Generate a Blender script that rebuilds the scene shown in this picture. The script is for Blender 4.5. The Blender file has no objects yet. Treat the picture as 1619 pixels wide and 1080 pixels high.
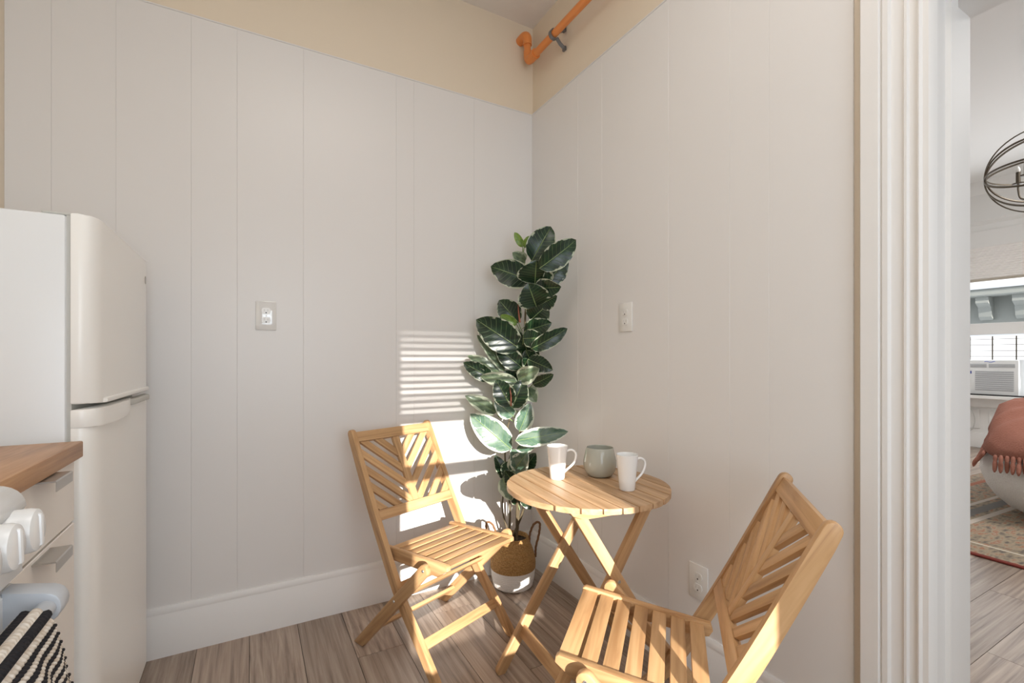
import bpy, bmesh, math, random
from mathutils import Vector, Matrix, Euler
random.seed(4)
scene = bpy.context.scene
COL = scene.collection
PI = math.pi

# ------------------------------------------------------------------ camera
F_PX, HY = 743.06, 565.63
YAW = 1.06199943
CAM = Vector((-1.38026, -2.24884, 1.157))
FW = Vector((math.cos(YAW), math.sin(YAW), 0)); RT = Vector((math.sin(YAW), -math.cos(YAW), 0)); UP = Vector((0, 0, 1))
cd = bpy.data.cameras.new('camera'); cam = bpy.data.objects.new('camera', cd); COL.objects.link(cam)
cd.sensor_width = 36; cd.lens = 36 * F_PX / 1619; cd.shift_y = (HY - 540) / 1619; cd.clip_start = .02
cam.location = CAM; cam.rotation_euler = (PI / 2, 0, YAW - PI / 2)
scene.camera = cam

# ------------------------------------------------------------------ light
scene.view_settings.view_transform = 'Standard'; scene.view_settings.look = 'None'
scene.view_settings.gamma = 1; scene.view_settings.exposure = 0.0
scene.view_settings.use_curve_mapping = False
scene.cycles.max_bounces = 10; scene.cycles.diffuse_bounces = 6; scene.cycles.use_denoising = True
w = bpy.data.worlds.new('sky'); scene.world = w; w.use_nodes = True
bg = w.node_tree.nodes['Background']; bg.inputs[0].default_value = (.88, .93, 1.0, 1); bg.inputs[1].default_value = 1.3
SUN_DIR = Vector((.20, 1, -.255)).normalized()

def light(name, kind, loc, energy, color, direction=None, **k):
    l = bpy.data.lights.new(name, kind); l.energy = energy; l.color = color
    for a, b in k.items(): setattr(l, a, b)
    o = bpy.data.objects.new(name, l); COL.objects.link(o); o.location = loc
    if direction is not None: o.rotation_euler = Vector(direction).to_track_quat('-Z', 'Y').to_euler()
    return o
light('sun', 'SUN', (-2, -6, 4), 11.0, (1, .95, .88), SUN_DIR, angle=math.radians(.35))
# unseen ceiling fill added to brighten the kitchen, daylight of the window wall, daylight of the next room
light('kitchen_fill_light', 'AREA', (-1.0, -1.75, 2.98), 12, (1, .94, .88), (0, 0, -1), shape='DISK', size=1.1)
light('kitchen_window_daylight', 'AREA', (-1.1, -3.22, 1.45), 21, (.80, .90, 1.0), (0, 1, 0), shape='RECTANGLE', size=1.3, size_y=1.4)
light('living_window_daylight', 'AREA', (6.6, -.9, 1.6), 42, (.92, .96, 1.0), (-1, 0, -.1), shape='RECTANGLE', size=2.2, size_y=1.6)
light('living_fill_light', 'AREA', (3.6, -2.2, 3.3), 66, (1, .98, .95), (0, 0, -1), shape='DISK', size=1.6)  # added fill disk under the ceiling, no fixture there, lifts the living room

# ------------------------------------------------------------------ materials
def mat(name, base, rough=.5, metal=0, **k):
    m = bpy.data.materials.new(name); m.use_nodes = True
    b = m.node_tree.nodes['Principled BSDF']
    b.inputs['Base Color'].default_value = (*base, 1); b.inputs['Roughness'].default_value = rough; b.inputs['Metallic'].default_value = metal
    for a, v in k.items(): b.inputs[a.replace('_', ' ')].default_value = v
    return m
def nodes(m): return m.node_tree.nodes, m.node_tree.links, m.node_tree.nodes['Principled BSDF']
def ramp(ns, stops):
    r = ns.new('ShaderNodeValToRGB')
    while len(r.color_ramp.elements) < len(stops): r.color_ramp.elements.new(.5)
    for e, (p, c) in zip(r.color_ramp.elements, stops): e.position = p; e.color = (*c, 1)
    return r
def bump(m, scale, strength, dist=.002, coord='Object', detail=3):
    ns, ln, b = nodes(m)
    t = ns.new('ShaderNodeTexCoord'); n = ns.new('ShaderNodeTexNoise'); n.inputs['Scale'].default_value = scale; n.inputs['Detail'].default_value = detail
    bp = ns.new('ShaderNodeBump'); bp.inputs['Strength'].default_value = strength; bp.inputs['Distance'].default_value = dist
    ln.new(t.outputs[coord], n.inputs['Vector']); ln.new(n.outputs[0], bp.inputs['Height']); ln.new(bp.outputs[0], b.inputs['Normal'])
    return m
def wood(name, c1, c2, c3, rough=.45, axis=0, stretch=14, scale=3.2, rand=.12, knots=False):
    m = mat(name, c2, rough); ns, ln, b = nodes(m)
    t = ns.new('ShaderNodeTexCoord'); mp = ns.new('ShaderNodeMapping'); oi = ns.new('ShaderNodeObjectInfo')
    s = [stretch] * 3; s[axis] = 1.0
    mp.inputs['Scale'].default_value = s
    mul = ns.new('ShaderNodeMath'); mul.operation = 'MULTIPLY'; mul.inputs[1].default_value = 37
    ln.new(oi.outputs['Random'], mul.inputs[0])
    cmb = ns.new('ShaderNodeCombineXYZ')
    for i in range(3): ln.new(mul.outputs[0], cmb.inputs[i])
    ln.new(t.outputs['Object'], mp.inputs[0]); ln.new(cmb.outputs[0], mp.inputs[1])
    n = ns.new('ShaderNodeTexNoise'); n.inputs['Scale'].default_value = scale; n.inputs['Detail'].default_value = 6; n.inputs['Distortion'].default_value = .6
    ln.new(mp.outputs[0], n.inputs['Vector'])
    r = ramp(ns, [(.30, c1), (.5, c2), (.72, c3)]); ln.new(n.outputs[0], r.inputs[0])
    hs = ns.new('ShaderNodeHueSaturation')
    mr = ns.new('ShaderNodeMapRange'); mr.inputs[3].default_value = 1 - rand; mr.inputs[4].default_value = 1 + rand
    ln.new(oi.outputs['Random'], mr.inputs[0]); ln.new(mr.outputs[0], hs.inputs['Value']); ln.new(r.outputs[0], hs.inputs['Color'])
    ln.new(hs.outputs[0], b.inputs['Base Color'])
    bp = ns.new('ShaderNodeBump'); bp.inputs['Strength'].default_value = .15; bp.inputs['Distance'].default_value = .001
    ln.new(n.outputs[0], bp.inputs['Height']); ln.new(bp.outputs[0], b.inputs['Normal'])
    return m

M = {}
M['panel'] = bump(mat('paint_panel', (.765, .75, .735), .36), 9, .08, .004)
M['cream'] = bump(mat('paint_cream', (.78, .685, .55), .5), 12, .12, .004)
M['trim'] = bump(mat('paint_trim', (.80, .79, .775), .55), 30, .1, .002)
M['strip'] = mat('bare_strip', (.64, .56, .46), .6)
M['ceiling'] = mat('paint_ceiling', (.78, .74, .70), .7)
M['living_wall'] = bump(mat('paint_living', (.82, .815, .80), .6), 9, .1, .003)
M['wood'] = wood('honey_wood', (.39, .21, .092), (.545, .325, .155), (.65, .41, .215), .42)
M['wood_top'] = wood('table_plank_wood', (.41, .24, .12), (.54, .34, .185), (.63, .42, .25), .42)
M['butcher'] = wood('butcher_block', (.34, .17, .075), (.47, .25, .115), (.56, .32, .16), .4, axis=1, stretch=16, scale=4, rand=.03)
M['white_appliance'] = bump(mat('fridge_enamel', (.79, .81, .82), .30), 220, .12, .0006)
M['door_enamel'] = bump(mat('fridge_door_enamel', (.90, .89, .855), .28), 260, .1, .0006)
M['gasket'] = mat('door_gasket', (.55, .55, .52), .6)
M['cabinet'] = mat('cabinet_paint', (.86, .815, .76), .35)
M['stove'] = mat('stove_enamel', (.80, .81, .81), .2)
M['stove_grey'] = mat('stove_grey', (.50, .53, .57), .3)
M['steel'] = mat('brushed_steel', (.55, .54, .52), .35, .9)
M['black'] = mat('dark_gap', (.02, .02, .02), .5)
M['iron'] = mat('bronze_iron', (.13, .11, .085), .45, .7)
M['pipe'] = mat('orange_pipe', (.78, .27, .07), .35)
M['clamp'] = mat('galvanised_strap', (.22, .22, .23), .45, .6)
M['plate'] = mat('switch_plate', (.78, .77, .74), .12)
M['plate_mirror'] = mat('glossy_plate', (.80, .80, .79), .07, .12)
M['china'] = mat('white_china', (.86, .86, .85), .18)
M['sage'] = mat('sage_glass', (.42, .425, .37), .14)
M['wax'] = mat('candle_wax', (.62, .62, .56), .5)
M['wick'] = mat('wick', (.1, .08, .06), .8)
M['soil'] = bump(mat('soil', (.05, .035, .02), .9), 60, 1, .01)
M['stem'] = bump(mat('plant_stem', (.10, .075, .04), .7), 60, .5, .002)
M['petiole'] = mat('leaf_stalk', (.22, .30, .12), .5)
M['bud'] = mat('red_leaf_bud', (.30, .09, .05), .5)
M['glass'] = mat('window_glass', (1, 1, 1), 0, 0, Transmission_Weight=1.0, IOR=1.0)
M['ac'] = mat('ac_plastic', (.76, .77, .77), .4)
M['ac_grille'] = mat('ac_grille', (.40, .41, .43), .5)
M['display'] = mat('ac_display', (.03, .06, .30), .2)
M['logo'] = mat('ac_logo_blue', (.12, .18, .6), .4)
M['stone'] = bump(mat('grey_facade', (.29, .30, .275), .8), 4, .3, .02)
M['facade_white'] = mat('white_facade', (.92, .93, .93), .8)
M['blind'] = mat('blind_fabric', (.86, .83, .80), .7)
M['blind_rail'] = mat('blind_rail', (.45, .40, .33), .6)
M['boucle'] = bump(mat('white_boucle', (.86, .85, .83), .95), 130, 1, .012)
M['throw'] = bump(mat('terracotta_throw', (.37, .155, .11), .95), 90, 1, .006)
M['cable'] = mat('white_cable', (.62, .62, .60), .5)

# floor planks
m = wood('vinyl_plank', (.18, .132, .102), (.335, .255, .20), (.46, .375, .305), .36, axis=0, stretch=5, scale=2.0, rand=.20)
M['plank'] = m
ns, ln, b = nodes(m)
# pale rubbed streaks on the vinyl
t = [n for n in ns if n.type == 'TEX_COORD'][0]; mp = [n for n in ns if n.type == 'MAPPING'][0]
mp2 = ns.new('ShaderNodeMapping'); mp2.inputs['Scale'].default_value = (2.2, 16, 16); ln.new(t.outputs['Object'], mp2.inputs[0])
ln.new(mp.inputs[1].links[0].from_socket, mp2.inputs[1])
n2 = ns.new('ShaderNodeTexNoise'); n2.inputs['Scale'].default_value = 3; n2.inputs['Detail'].default_value = 8; n2.inputs['Distortion'].default_value = 1.6
ln.new(mp2.outputs[0], n2.inputs['Vector'])
r2 = ramp(ns, [(.52, (0, 0, 0)), (.72, (1, 1, 1))]); ln.new(n2.outputs[0], r2.inputs[0])
mx = ns.new('ShaderNodeMix'); mx.data_type = 'RGBA'; mx.inputs[7].default_value = (.44, .37, .31, 1)
hs = [n for n in ns if n.type == 'HUE_SAT'][0]
mm = ns.new('ShaderNodeMath'); mm.operation = 'MULTIPLY'; mm.inputs[1].default_value = .45
ln.new(r2.outputs[0], mm.inputs[0]); ln.new(mm.outputs[0], mx.inputs[0]); ln.new(hs.outputs[0], mx.inputs[6]); ln.new(mx.outputs[2], b.inputs['Base Color'])
M['seam'] = mat('floor_underlay', (.10, .08, .065), .8)

# variegated rubber plant leaf: uv.x along, uv.y across (0..1)
def leaf_mat(name, dark, mid, margin, edge=.62, back=(.42, .50, .36)):
    m = mat(name, dark, .28); ns, ln, b = nodes(m)
    uv = ns.new('ShaderNodeUVMap'); sp = ns.new('ShaderNodeSeparateXYZ'); ln.new(uv.outputs[0], sp.inputs[0])
    def math_(op, a, bb=None, v=None):
        q = ns.new('ShaderNodeMath'); q.operation = op; ln.new(a, q.inputs[0])
        if bb is not None: ln.new(bb, q.inputs[1])
        elif v is not None: q.inputs[1].default_value = v
        return q.outputs[0]
    s = math_('ABSOLUTE', math_('MULTIPLY', math_('SUBTRACT', sp.outputs[1], v=.5), v=2))
    oi = ns.new('ShaderNodeObjectInfo'); t = ns.new('ShaderNodeTexCoord')
    off = ns.new('ShaderNodeVectorMath'); off.operation = 'MULTIPLY_ADD'
    cmb = ns.new('ShaderNodeCombineXYZ'); r20 = math_('MULTIPLY', oi.outputs['Random'], v=20)
    ln.new(r20, cmb.inputs[0]); ln.new(r20, cmb.inputs[1])
    off.inputs[1].default_value = (1, 1, 1); ln.new(uv.outputs[0], off.inputs[0]); ln.new(cmb.outputs[0], off.inputs[2])
    n = ns.new('ShaderNodeTexNoise'); n.inputs['Scale'].default_value = 7; n.inputs['Detail'].default_value = 4; ln.new(off.outputs[0], n.inputs['Vector'])
    sn = math_('ADD', s, math_('MULTIPLY', math_('SUBTRACT', n.outputs[0], v=.5), v=.85))
    r = ramp(ns, [(edge + .10, (0, 0, 0)), (edge + .15, (1, 1, 1))]); ln.new(sn, r.inputs[0])
    n2 = ns.new('ShaderNodeTexNoise'); n2.inputs['Scale'].default_value = 3; ln.new(off.outputs[0], n2.inputs['Vector'])
    g = ramp(ns, [(.42, dark), (.62, mid)]); ln.new(n2.outputs[0], g.inputs[0])
    # side veins and midrib, a little lighter
    vv = math_('SINE', math_('MULTIPLY', math_('SUBTRACT', sp.outputs[0], math_('MULTIPLY', s, v=.16)), v=60))
    vr = ramp(ns, [(.93, (0, 0, 0)), (1.0, (.35, .35, .35))]); ln.new(vv, vr.inputs[0])
    rib = ramp(ns, [(.0, (.9, .9, .9)), (.045, (0, 0, 0))]); ln.new(s, rib.inputs[0])
    mxv = math_('MAXIMUM', vr.outputs[0], rib.outputs[0])
    m1 = ns.new('ShaderNodeMix'); m1.data_type = 'RGBA'; ln.new(mxv, m1.inputs[0]); ln.new(g.outputs[0], m1.inputs[6]); m1.inputs[7].default_value = (.20, .30, .10, 1)
    m2 = ns.new('ShaderNodeMix'); m2.data_type = 'RGBA'; ln.new(r.outputs[0], m2.inputs[0]); ln.new(m1.outputs[2], m2.inputs[6]); m2.inputs[7].default_value = (*margin, 1)
    geo = ns.new('ShaderNodeNewGeometry')
    m3 = ns.new('ShaderNodeMix'); m3.data_type = 'RGBA'; ln.new(geo.outputs['Backfacing'], m3.inputs[0]); ln.new(m2.outputs[2], m3.inputs[6]); m3.inputs[7].default_value = (*back, 1)
    ln.new(m3.outputs[2], b.inputs['Base Color'])
    bp = ns.new('ShaderNodeBump'); bp.inputs['Strength'].default_value = .5; bp.inputs['Distance'].default_value = .002
    ln.new(mxv, bp.inputs['Height']); ln.new(bp.outputs[0], b.inputs['Normal'])
    return m
M['leaf'] = leaf_mat('leaf_dark', (.006, .022, .010), (.012, .042, .016), (.44, .48, .36), .80)
M['leaf_pale'] = leaf_mat('leaf_variegated', (.065, .125, .085), (.14, .20, .155), (.58, .62, .53), .66)
M['leaf_grey'] = leaf_mat('leaf_greygreen', (.10, .15, .09), (.20, .26, .17), (.50, .55, .42), .55)
M['leaf_young'] = leaf_mat('leaf_young', (.12, .22, .03), (.2, .32, .05), (.4, .45, .15), .8)

# woven basket
def basket_mat():
    m = mat('seagrass', (.42, .24, .085), .85); ns, ln, b = nodes(m)
    t = ns.new('ShaderNodeTexCoord'); n = ns.new('ShaderNodeTexNoise'); n.inputs['Scale'].default_value = 170
    ln.new(t.outputs['Object'], n.inputs['Vector']); r = ramp(ns, [(.35, (.27, .145, .045)), (.65, (.44, .26, .10))])
    ln.new(n.outputs[0], r.inputs[0]); ln.new(r.outputs[0], b.inputs['Base Color'])
    return m
M['seagrass'] = basket_mat()
M['basket_white'] = bump(mat('basket_white', (.74, .73, .71), .7), 90, .8, .004)
M['handle_rope'] = mat('basket_rope', (.20, .10, .045), .8)

def towel_mat():
    m = mat('woven_towel', (.7, .62, .52), .9); ns, ln, b = nodes(m)
    uv = ns.new('ShaderNodeUVMap'); sp = ns.new('ShaderNodeSeparateXYZ'); ln.new(uv.outputs[0], sp.inputs[0])
    q = ns.new('ShaderNodeMath'); q.operation = 'FRACT'; ln.new(sp.outputs[0], q.inputs[0])
    g = ns.new('ShaderNodeMath'); g.operation = 'GREATER_THAN'; g.inputs[1].default_value = .5; ln.new(q.outputs[0], g.inputs[0])
    n = ns.new('ShaderNodeTexNoise'); n.inputs['Scale'].default_value = 1.3; ln.new(uv.outputs[0], n.inputs['Vector'])
    r = ramp(ns, [(.35, (.55, .47, .38)), (.65, (.76, .71, .64))]); ln.new(n.outputs[0], r.inputs[0])
    mx = ns.new('ShaderNodeMix'); mx.data_type = 'RGBA'; ln.new(g.outputs[0], mx.inputs[0]); ln.new(r.outputs[0], mx.inputs[6]); mx.inputs[7].default_value = (.012, .011, .014, 1)
    ln.new(mx.outputs[2], b.inputs['Base Color']); return m
M['towel'] = towel_mat()

def rug_mat():
    m = mat('kilim_rug', (.45, .36, .27), .95); ns, ln, b = nodes(m)
    t = ns.new('ShaderNodeTexCoord'); sp = ns.new('ShaderNodeSeparateXYZ'); ln.new(t.outputs['Object'], sp.inputs[0])
    n = ns.new('ShaderNodeTexNoise'); n.inputs['Scale'].default_value = 13; n.inputs['Detail'].default_value = 7
    mp = ns.new('ShaderNodeMapping'); mp.inputs['Scale'].default_value = (1, 2.4, 1); ln.new(t.outputs['Object'], mp.inputs[0]); ln.new(mp.outputs[0], n.inputs['Vector'])
    r = ramp(ns, [(.33, (.13, .11, .10)), (.43, (.27, .22, .16)), (.53, (.36, .295, .21)), (.62, (.34, .15, .09)), (.72, (.40, .34, .26))])
    r.color_ramp.interpolation = 'LINEAR'; ln.new(n.outputs[0], r.inputs[0])
    def stripe(sock, c, hw, col, prev):
        a = ns.new('ShaderNodeMath'); a.operation = 'SUBTRACT'; a.inputs[1].default_value = c; ln.new(sock, a.inputs[0])
        d = ns.new('ShaderNodeMath'); d.operation = 'ABSOLUTE'; ln.new(a.outputs[0], d.inputs[0])
        e = ns.new('ShaderNodeMath'); e.operation = 'LESS_THAN'; e.inputs[1].default_value = hw; ln.new(d.outputs[0], e.inputs[0])
        x = ns.new('ShaderNodeMix'); x.data_type = 'RGBA'; ln.new(e.outputs[0], x.inputs[0]); ln.new(prev, x.inputs[6]); x.inputs[7].default_value = (*col, 1)
        return x.outputs[2]
    c = r.outputs[0]
    c = stripe(sp.outputs[1], -.52, .035, (.19, .18, .17), c)
    c = stripe(sp.outputs[1], -.61, .02, (.52, .46, .40), c)
    c = stripe(sp.outputs[1], -.43, .015, (.52, .46, .40), c)
    c = stripe(sp.outputs[1], -.16, .022, (.38, .14, .08), c)
    c = stripe(sp.outputs[0], .22, .01, (.60, .54, .44), c)
    c = stripe(sp.outputs[0], .27, .006, (.16, .13, .11), c)
    c = stripe(sp.outputs[0], .0, .03, (.20, .035, .025), c)
    ln.new(c, b.inputs['Base Color'])
    bp = ns.new('ShaderNodeBump'); bp.inputs['Strength'].default_value = .6; bp.inputs['Distance'].default_value = .004
    ln.new(n.outputs[0], bp.inputs['Height']); ln.new(bp.outputs[0], b.inputs['Normal'])
    return m
M['rug'] = rug_mat()

# ------------------------------------------------------------------ helpers
def link(name, me, material, parent=None, matrix=None, kind=None):
    o = bpy.data.objects.new(name, me)
    if isinstance(material, str): material = M[material]
    if material and not me.materials: me.materials.append(material)
    COL.objects.link(o)
    if parent is not None: o.parent = parent
    if matrix is not None: o.matrix_basis = matrix
    if kind: o['kind'] = kind
    return o
def finish(bm, name, smooth=False):
    bmesh.ops.recalc_face_normals(bm, faces=bm.faces)
    me = bpy.data.meshes.new(name); bm.to_mesh(me); bm.free()
    if smooth:
        for p in me.polygons: p.use_smooth = True
    return me
def auto_smooth(o, ang=35):
    for p in o.data.polygons: p.use_smooth = True
    o.data.set_sharp_from_angle(angle=math.radians(ang))
def box_me(name, lo, hi, bev=0, seg=1):
    bm = bmesh.new(); bmesh.ops.create_cube(bm, size=1)
    for v in bm.verts: v.co = Vector([lo[i] + (v.co[i] + .5) * (hi[i] - lo[i]) for i in range(3)])
    if bev: bmesh.ops.bevel(bm, geom=list(bm.edges), offset=bev, segments=seg, profile=.5, affect='EDGES')
    return finish(bm, name)
def box(name, lo, hi, material, parent=None, bev=0, kind=None, seg=1):
    o = link(name, box_me(name, lo, hi, bev, seg), material, parent, kind=kind)
    if bev: auto_smooth(o)
    return o
def thing(name, label, cat, loc=(0, 0, 0), rz=0, group=None):
    o = bpy.data.objects.new(name, None); COL.objects.link(o); o.location = loc; o.rotation_euler = (0, 0, rz); o.empty_display_size = .1
    tag(o, label, cat, group); return o
def tag(o, label, cat, group=None):
    o['label'] = label; o['category'] = cat
    if group: o['group'] = group
    return o
def prism_me(name, outline, t0, t1, bev=0, axes=(0, 1, 2)):
    """outline 2D polygon in axes[0],axes[1]; extruded along axes[2] from t0 to t1"""
    bm = bmesh.new()
    def P(a, b_, c):
        v = [0, 0, 0]; v[axes[0]] = a; v[axes[1]] = b_; v[axes[2]] = c; return v
    lo = [bm.verts.new(P(a, b_, t0)) for a, b_ in outline]; hi = [bm.verts.new(P(a, b_, t1)) for a, b_ in outline]
    n = len(outline)
    f0 = bm.faces.new(lo); f1 = bm.faces.new(hi)
    for i in range(n): bm.faces.new((lo[i], lo[(i + 1) % n], hi[(i + 1) % n], hi[i]))
    if bev:
        es = set(f0.edges) | set(f1.edges)
        bmesh.ops.bevel(bm, geom=list(es), offset=bev, segments=2, profile=.5, affect='EDGES')
    return finish(bm, name)
def prism(name, outline, t0, t1, material, parent=None, bev=0, axes=(0, 1, 2), kind=None, matrix=None):
    o = link(name, prism_me(name, outline, t0, t1, bev, axes), material, parent, matrix, kind)
    auto_smooth(o); return o
def frame(origin, ex, ey):
    ex = Vector(ex).normalized(); ey = Vector(ey); ey = (ey - ex * ey.dot(ex)).normalized(); ez = ex.cross(ey)
    m = Matrix((ex, ey, ez)).transposed().to_4x4(); m.translation = Vector(origin); return m
def stadium(L, w, r0=True, r1=True, n=7):
    """bar outline from x=0 to x=L, half round ends optional"""
    h = w / 2; pts = []
    if r0: pts += [(h * -math.sin(PI * i / n + 0) + 0, h * math.cos(PI * i / n)) for i in range(n + 1)]
    else: pts += [(0, h), (0, -h)]
    if r1: pts += [(L + h * math.sin(PI * i / n), -h * math.cos(PI * i / n)) for i in range(n + 1)]
    else: pts += [(L, -h), (L, h)]
    return pts
def bar(name, p0, p1, width, thick, wdir, material, parent, r0=False, r1=False, bev=.002):
    """straight bar, centre line p0-p1, width along wdir, thick across"""
    p0 = Vector(p0); p1 = Vector(p1); L = (p1 - p0).length
    me = prism_me(name, stadium(L, width, r0, r1), -thick / 2, thick / 2, bev)
    o = link(name, me, material, parent, frame(p0, p1 - p0, wdir)); auto_smooth(o); return o
def ribbon_outline(pts, w):
    """2D polyline -> outline polygon of width w with round ends"""
    n = len(pts); L = []; R = []
    for i, p in enumerate(pts):
        a = pts[max(i - 1, 0)]; c = pts[min(i + 1, n - 1)]
        d = Vector((c[0] - a[0], c[1] - a[1])).normalized(); nn = Vector((-d.y, d.x)); q = Vector(p)
        L.append(q + nn * w / 2); R.append(q - nn * w / 2)
    d0 = (Vector(pts[0]) - Vector(pts[1])).normalized(); cap = []
    for k in range(1, 6):
        a = PI * k / 6; nn = Vector((-d0.y, d0.x)); cap.append(Vector(pts[0]) + d0 * math.sin(a) * w / 2 + nn * math.cos(a) * w / 2)
    return [tuple(v) for v in (cap[::-1] + R[::-1][::-1][0:0])] , L, R, cap
def smooth_path(pts, n=8):
    out = []
    P = [Vector(p) for p in pts]; P = [P[0] * 2 - P[1]] + P + [P[-1] * 2 - P[-2]]
    for i in range(1, len(P) - 2):
        for k in range(n):
            t = k / n; a, b_, c, d = P[i - 1], P[i], P[i + 1], P[i + 2]
            out.append(.5 * ((2 * b_) + (c - a) * t + (2 * a - 5 * b_ + 4 * c - d) * t * t + (3 * b_ - a - 3 * c + d) * t ** 3))
    out.append(P[-2]); return out
def tube_bm(bm, pts, r, seg=8, cap=True):
    pts = [Vector(p) for p in pts]; rings = []; prev = None
    for i, p in enumerate(pts):
        d = (pts[min(i + 1, len(pts) - 1)] - pts[max(i - 1, 0)]).normalized()
        if prev is None: u = d.orthogonal().normalized()
        else: u = (prev - d * prev.dot(d)).normalized()
        prev = u; v = d.cross(u); rr = r[i] if isinstance(r, (list, tuple)) else r
        rings.append([bm.verts.new(p + (u * math.cos(2 * PI * k / seg) + v * math.sin(2 * PI * k / seg)) * rr) for k in range(seg)])
    for a, b_ in zip(rings, rings[1:]):
        for k in range(seg): bm.faces.new((a[k], a[(k + 1) % seg], b_[(k + 1) % seg], b_[k]))
    if cap: bm.faces.new(rings[0][::-1]); bm.faces.new(rings[-1])
def tube(name, pts, r, material, parent=None, seg=8, cap=True):
    bm = bmesh.new(); tube_bm(bm, pts, r, seg, cap); o = link(name, finish(bm, name), material, parent); auto_smooth(o, 50); return o
def lathe(name, prof, material, parent=None, loc=(0, 0, 0), seg=36, matrix=None):
    bm = bmesh.new(); rings = []
    for r, z in prof:
        if r < 1e-5: rings.append([bm.verts.new((0, 0, z))])
        else: rings.append([bm.verts.new((r * math.cos(2 * PI * k / seg), r * math.sin(2 * PI * k / seg), z)) for k in range(seg)])
    for a, b_ in zip(rings, rings[1:]):
        for k in range(seg):
            k2 = (k + 1) % seg
            if len(a) == 1 and len(b_) == 1: continue
            if len(a) == 1: bm.faces.new((a[0], b_[k], b_[k2]))
            elif len(b_) == 1: bm.faces.new((a[k], b_[0], a[k2]))
            else: bm.faces.new((a[k], b_[k], b_[k2], a[k2]))
    o = link(name, finish(bm, name), material, parent, matrix); 
    if matrix is None: o.location = loc
    auto_smooth(o, 40); return o

# ------------------------------------------------------------------ room shell
CEIL, PT, BH = 3.02, 2.518, .192
YW = -3.30                                   # window wall behind the camera
floor = box('floor', (-2.3, -3.4, -.10), (.0, .12, -.004), 'seam', kind='structure')
living_floor = box('floor', (.0, -4.2, -.10), (6.95, .9, -.004), 'seam', kind='structure')
plank = None
def lay(parent, x0, x1, y0, y1, along, wid=.182, ln_=1.22):
    """vinyl planks as single pieces, sharing one mesh"""
    global plank
    if plank is None:
        plank = box_me('floor_plank', (-.5, -.5, -.004), (.5, .5, 0), 0)
        bm = bmesh.new(); bm.from_mesh(plank)
        bm.to_mesh(plank); bm.free()
        plank.materials.append(M['plank'])
    a0, a1, b0, b1 = (x0, x1, y0, y1) if along == 'x' else (y0, y1, x0, x1)
    b = b0; row = 0
    while b < b1 - .01:
        bw = min(wid, b1 - b); a = a0 - (row * .437 % 1) * ln_
        while a < a1 - .01:
            s, e = max(a, a0), min(a + ln_, a1)
            if e - s > .03:
                o = bpy.data.objects.new('floor_plank', plank); COL.objects.link(o); o.parent = parent
                c, d = (s + e) / 2, b + bw / 2
                o.location = (c, d, 0) if along == 'x' else (d, c, 0)
                o.rotation_euler = (0, 0, 0 if along == 'x' else PI / 2)
                o.scale = (e - s - .0022, bw - .0022, 1)
            a += ln_
        b += wid; row += 1
lay(floor, -2.11, -.002, -3.28, -.002, 'y')
lay(living_floor, .002, 6.8, -3.0, .58, 'x')

# wall A (north): cream plaster above, wide boards below
north = box('wall_north', (-2.30, .020, 0), (.02, .14, CEIL), 'cream', kind='structure')
gA = [-2.116, -1.996, -1.817, -1.584, -1.426, -1.174, -.763, -.675, -.352, .0195]
def vpanel(parent, a, b_, z0, z1, axis, face, back, g=.0009):
    """a board with chamfered long edges; axis 0: runs along x facing -y; axis 1: runs along y facing -x"""
    prof = [(a + .0001, back), (a + .0001, face + g), (a + g, face), (b_ - g, face), (b_ - .0001, face + g), (b_ - .0001, back)]
    if axis == 0: out, ax = prof, (0, 1, 2)
    else: out, ax = prof, (1, 0, 2)
    me = prism_me('wall_panel', out, z0, z1, 0, ax); return link('wall_panel', me, 'panel', parent)
for a, b_ in zip(gA, gA[1:]): vpanel(north, a, b_, BH - .01, PT, 0, .006, .0195)
box('panel_cap', (-2.116, .002, PT), (.006, .0195, PT + .006), 'panel', north, .0015)
def base_profile(face): # (offset from wall, z)
    return [(.0, 0), (face, 0), (face, .158), (face * .84, .162), (face * .84, .168), (face * .90, .172), (face * .62, .186), (face * .42, BH), (0, BH)]
prism('baseboard_north', [(.006 - d, z) for d, z in base_profile(.016)], -2.116, .0, 'trim', None, 0, (1, 2, 0), 'structure')

# wall B (east) with the doorway to the living room
DJ0, DJ1, HEAD = -1.776, -2.72, 2.014
east = box('wall_east', (.020, -1.768, 0), (.19, .14, CEIL), 'cream', kind='structure')
box('wall_east', (.020, -1.768, HEAD + .03), (.19, -3.4, CEIL), 'cream', kind='structure').location = (0, 0, 0)
box('wall_east', (.020, -3.4, 0), (.19, DJ1 - .02, HEAD + .03), 'cream', kind='structure')
gB = [.0058, -.418, -.596, -.981, -1.242, -1.377, -1.6065]
for a, b_ in zip(gB, gB[1:]): vpanel(east, b_, a, BH - .01, PT, 1, .006, .0195)
box('panel_cap', (.002, -1.6065, PT), (.0195, 0, PT + .006), 'panel', east, .0015)
prism('baseboard_east', [(.006 - d, z) for d, z in base_profile(.016)], -1.612, -.010, 'trim', None, 0, (0, 2, 1), 'structure')
box('trim_8', (.012, -1.630, 0), (.0195, -1.606, HEAD + .14), 'strip', kind='structure')
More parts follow.
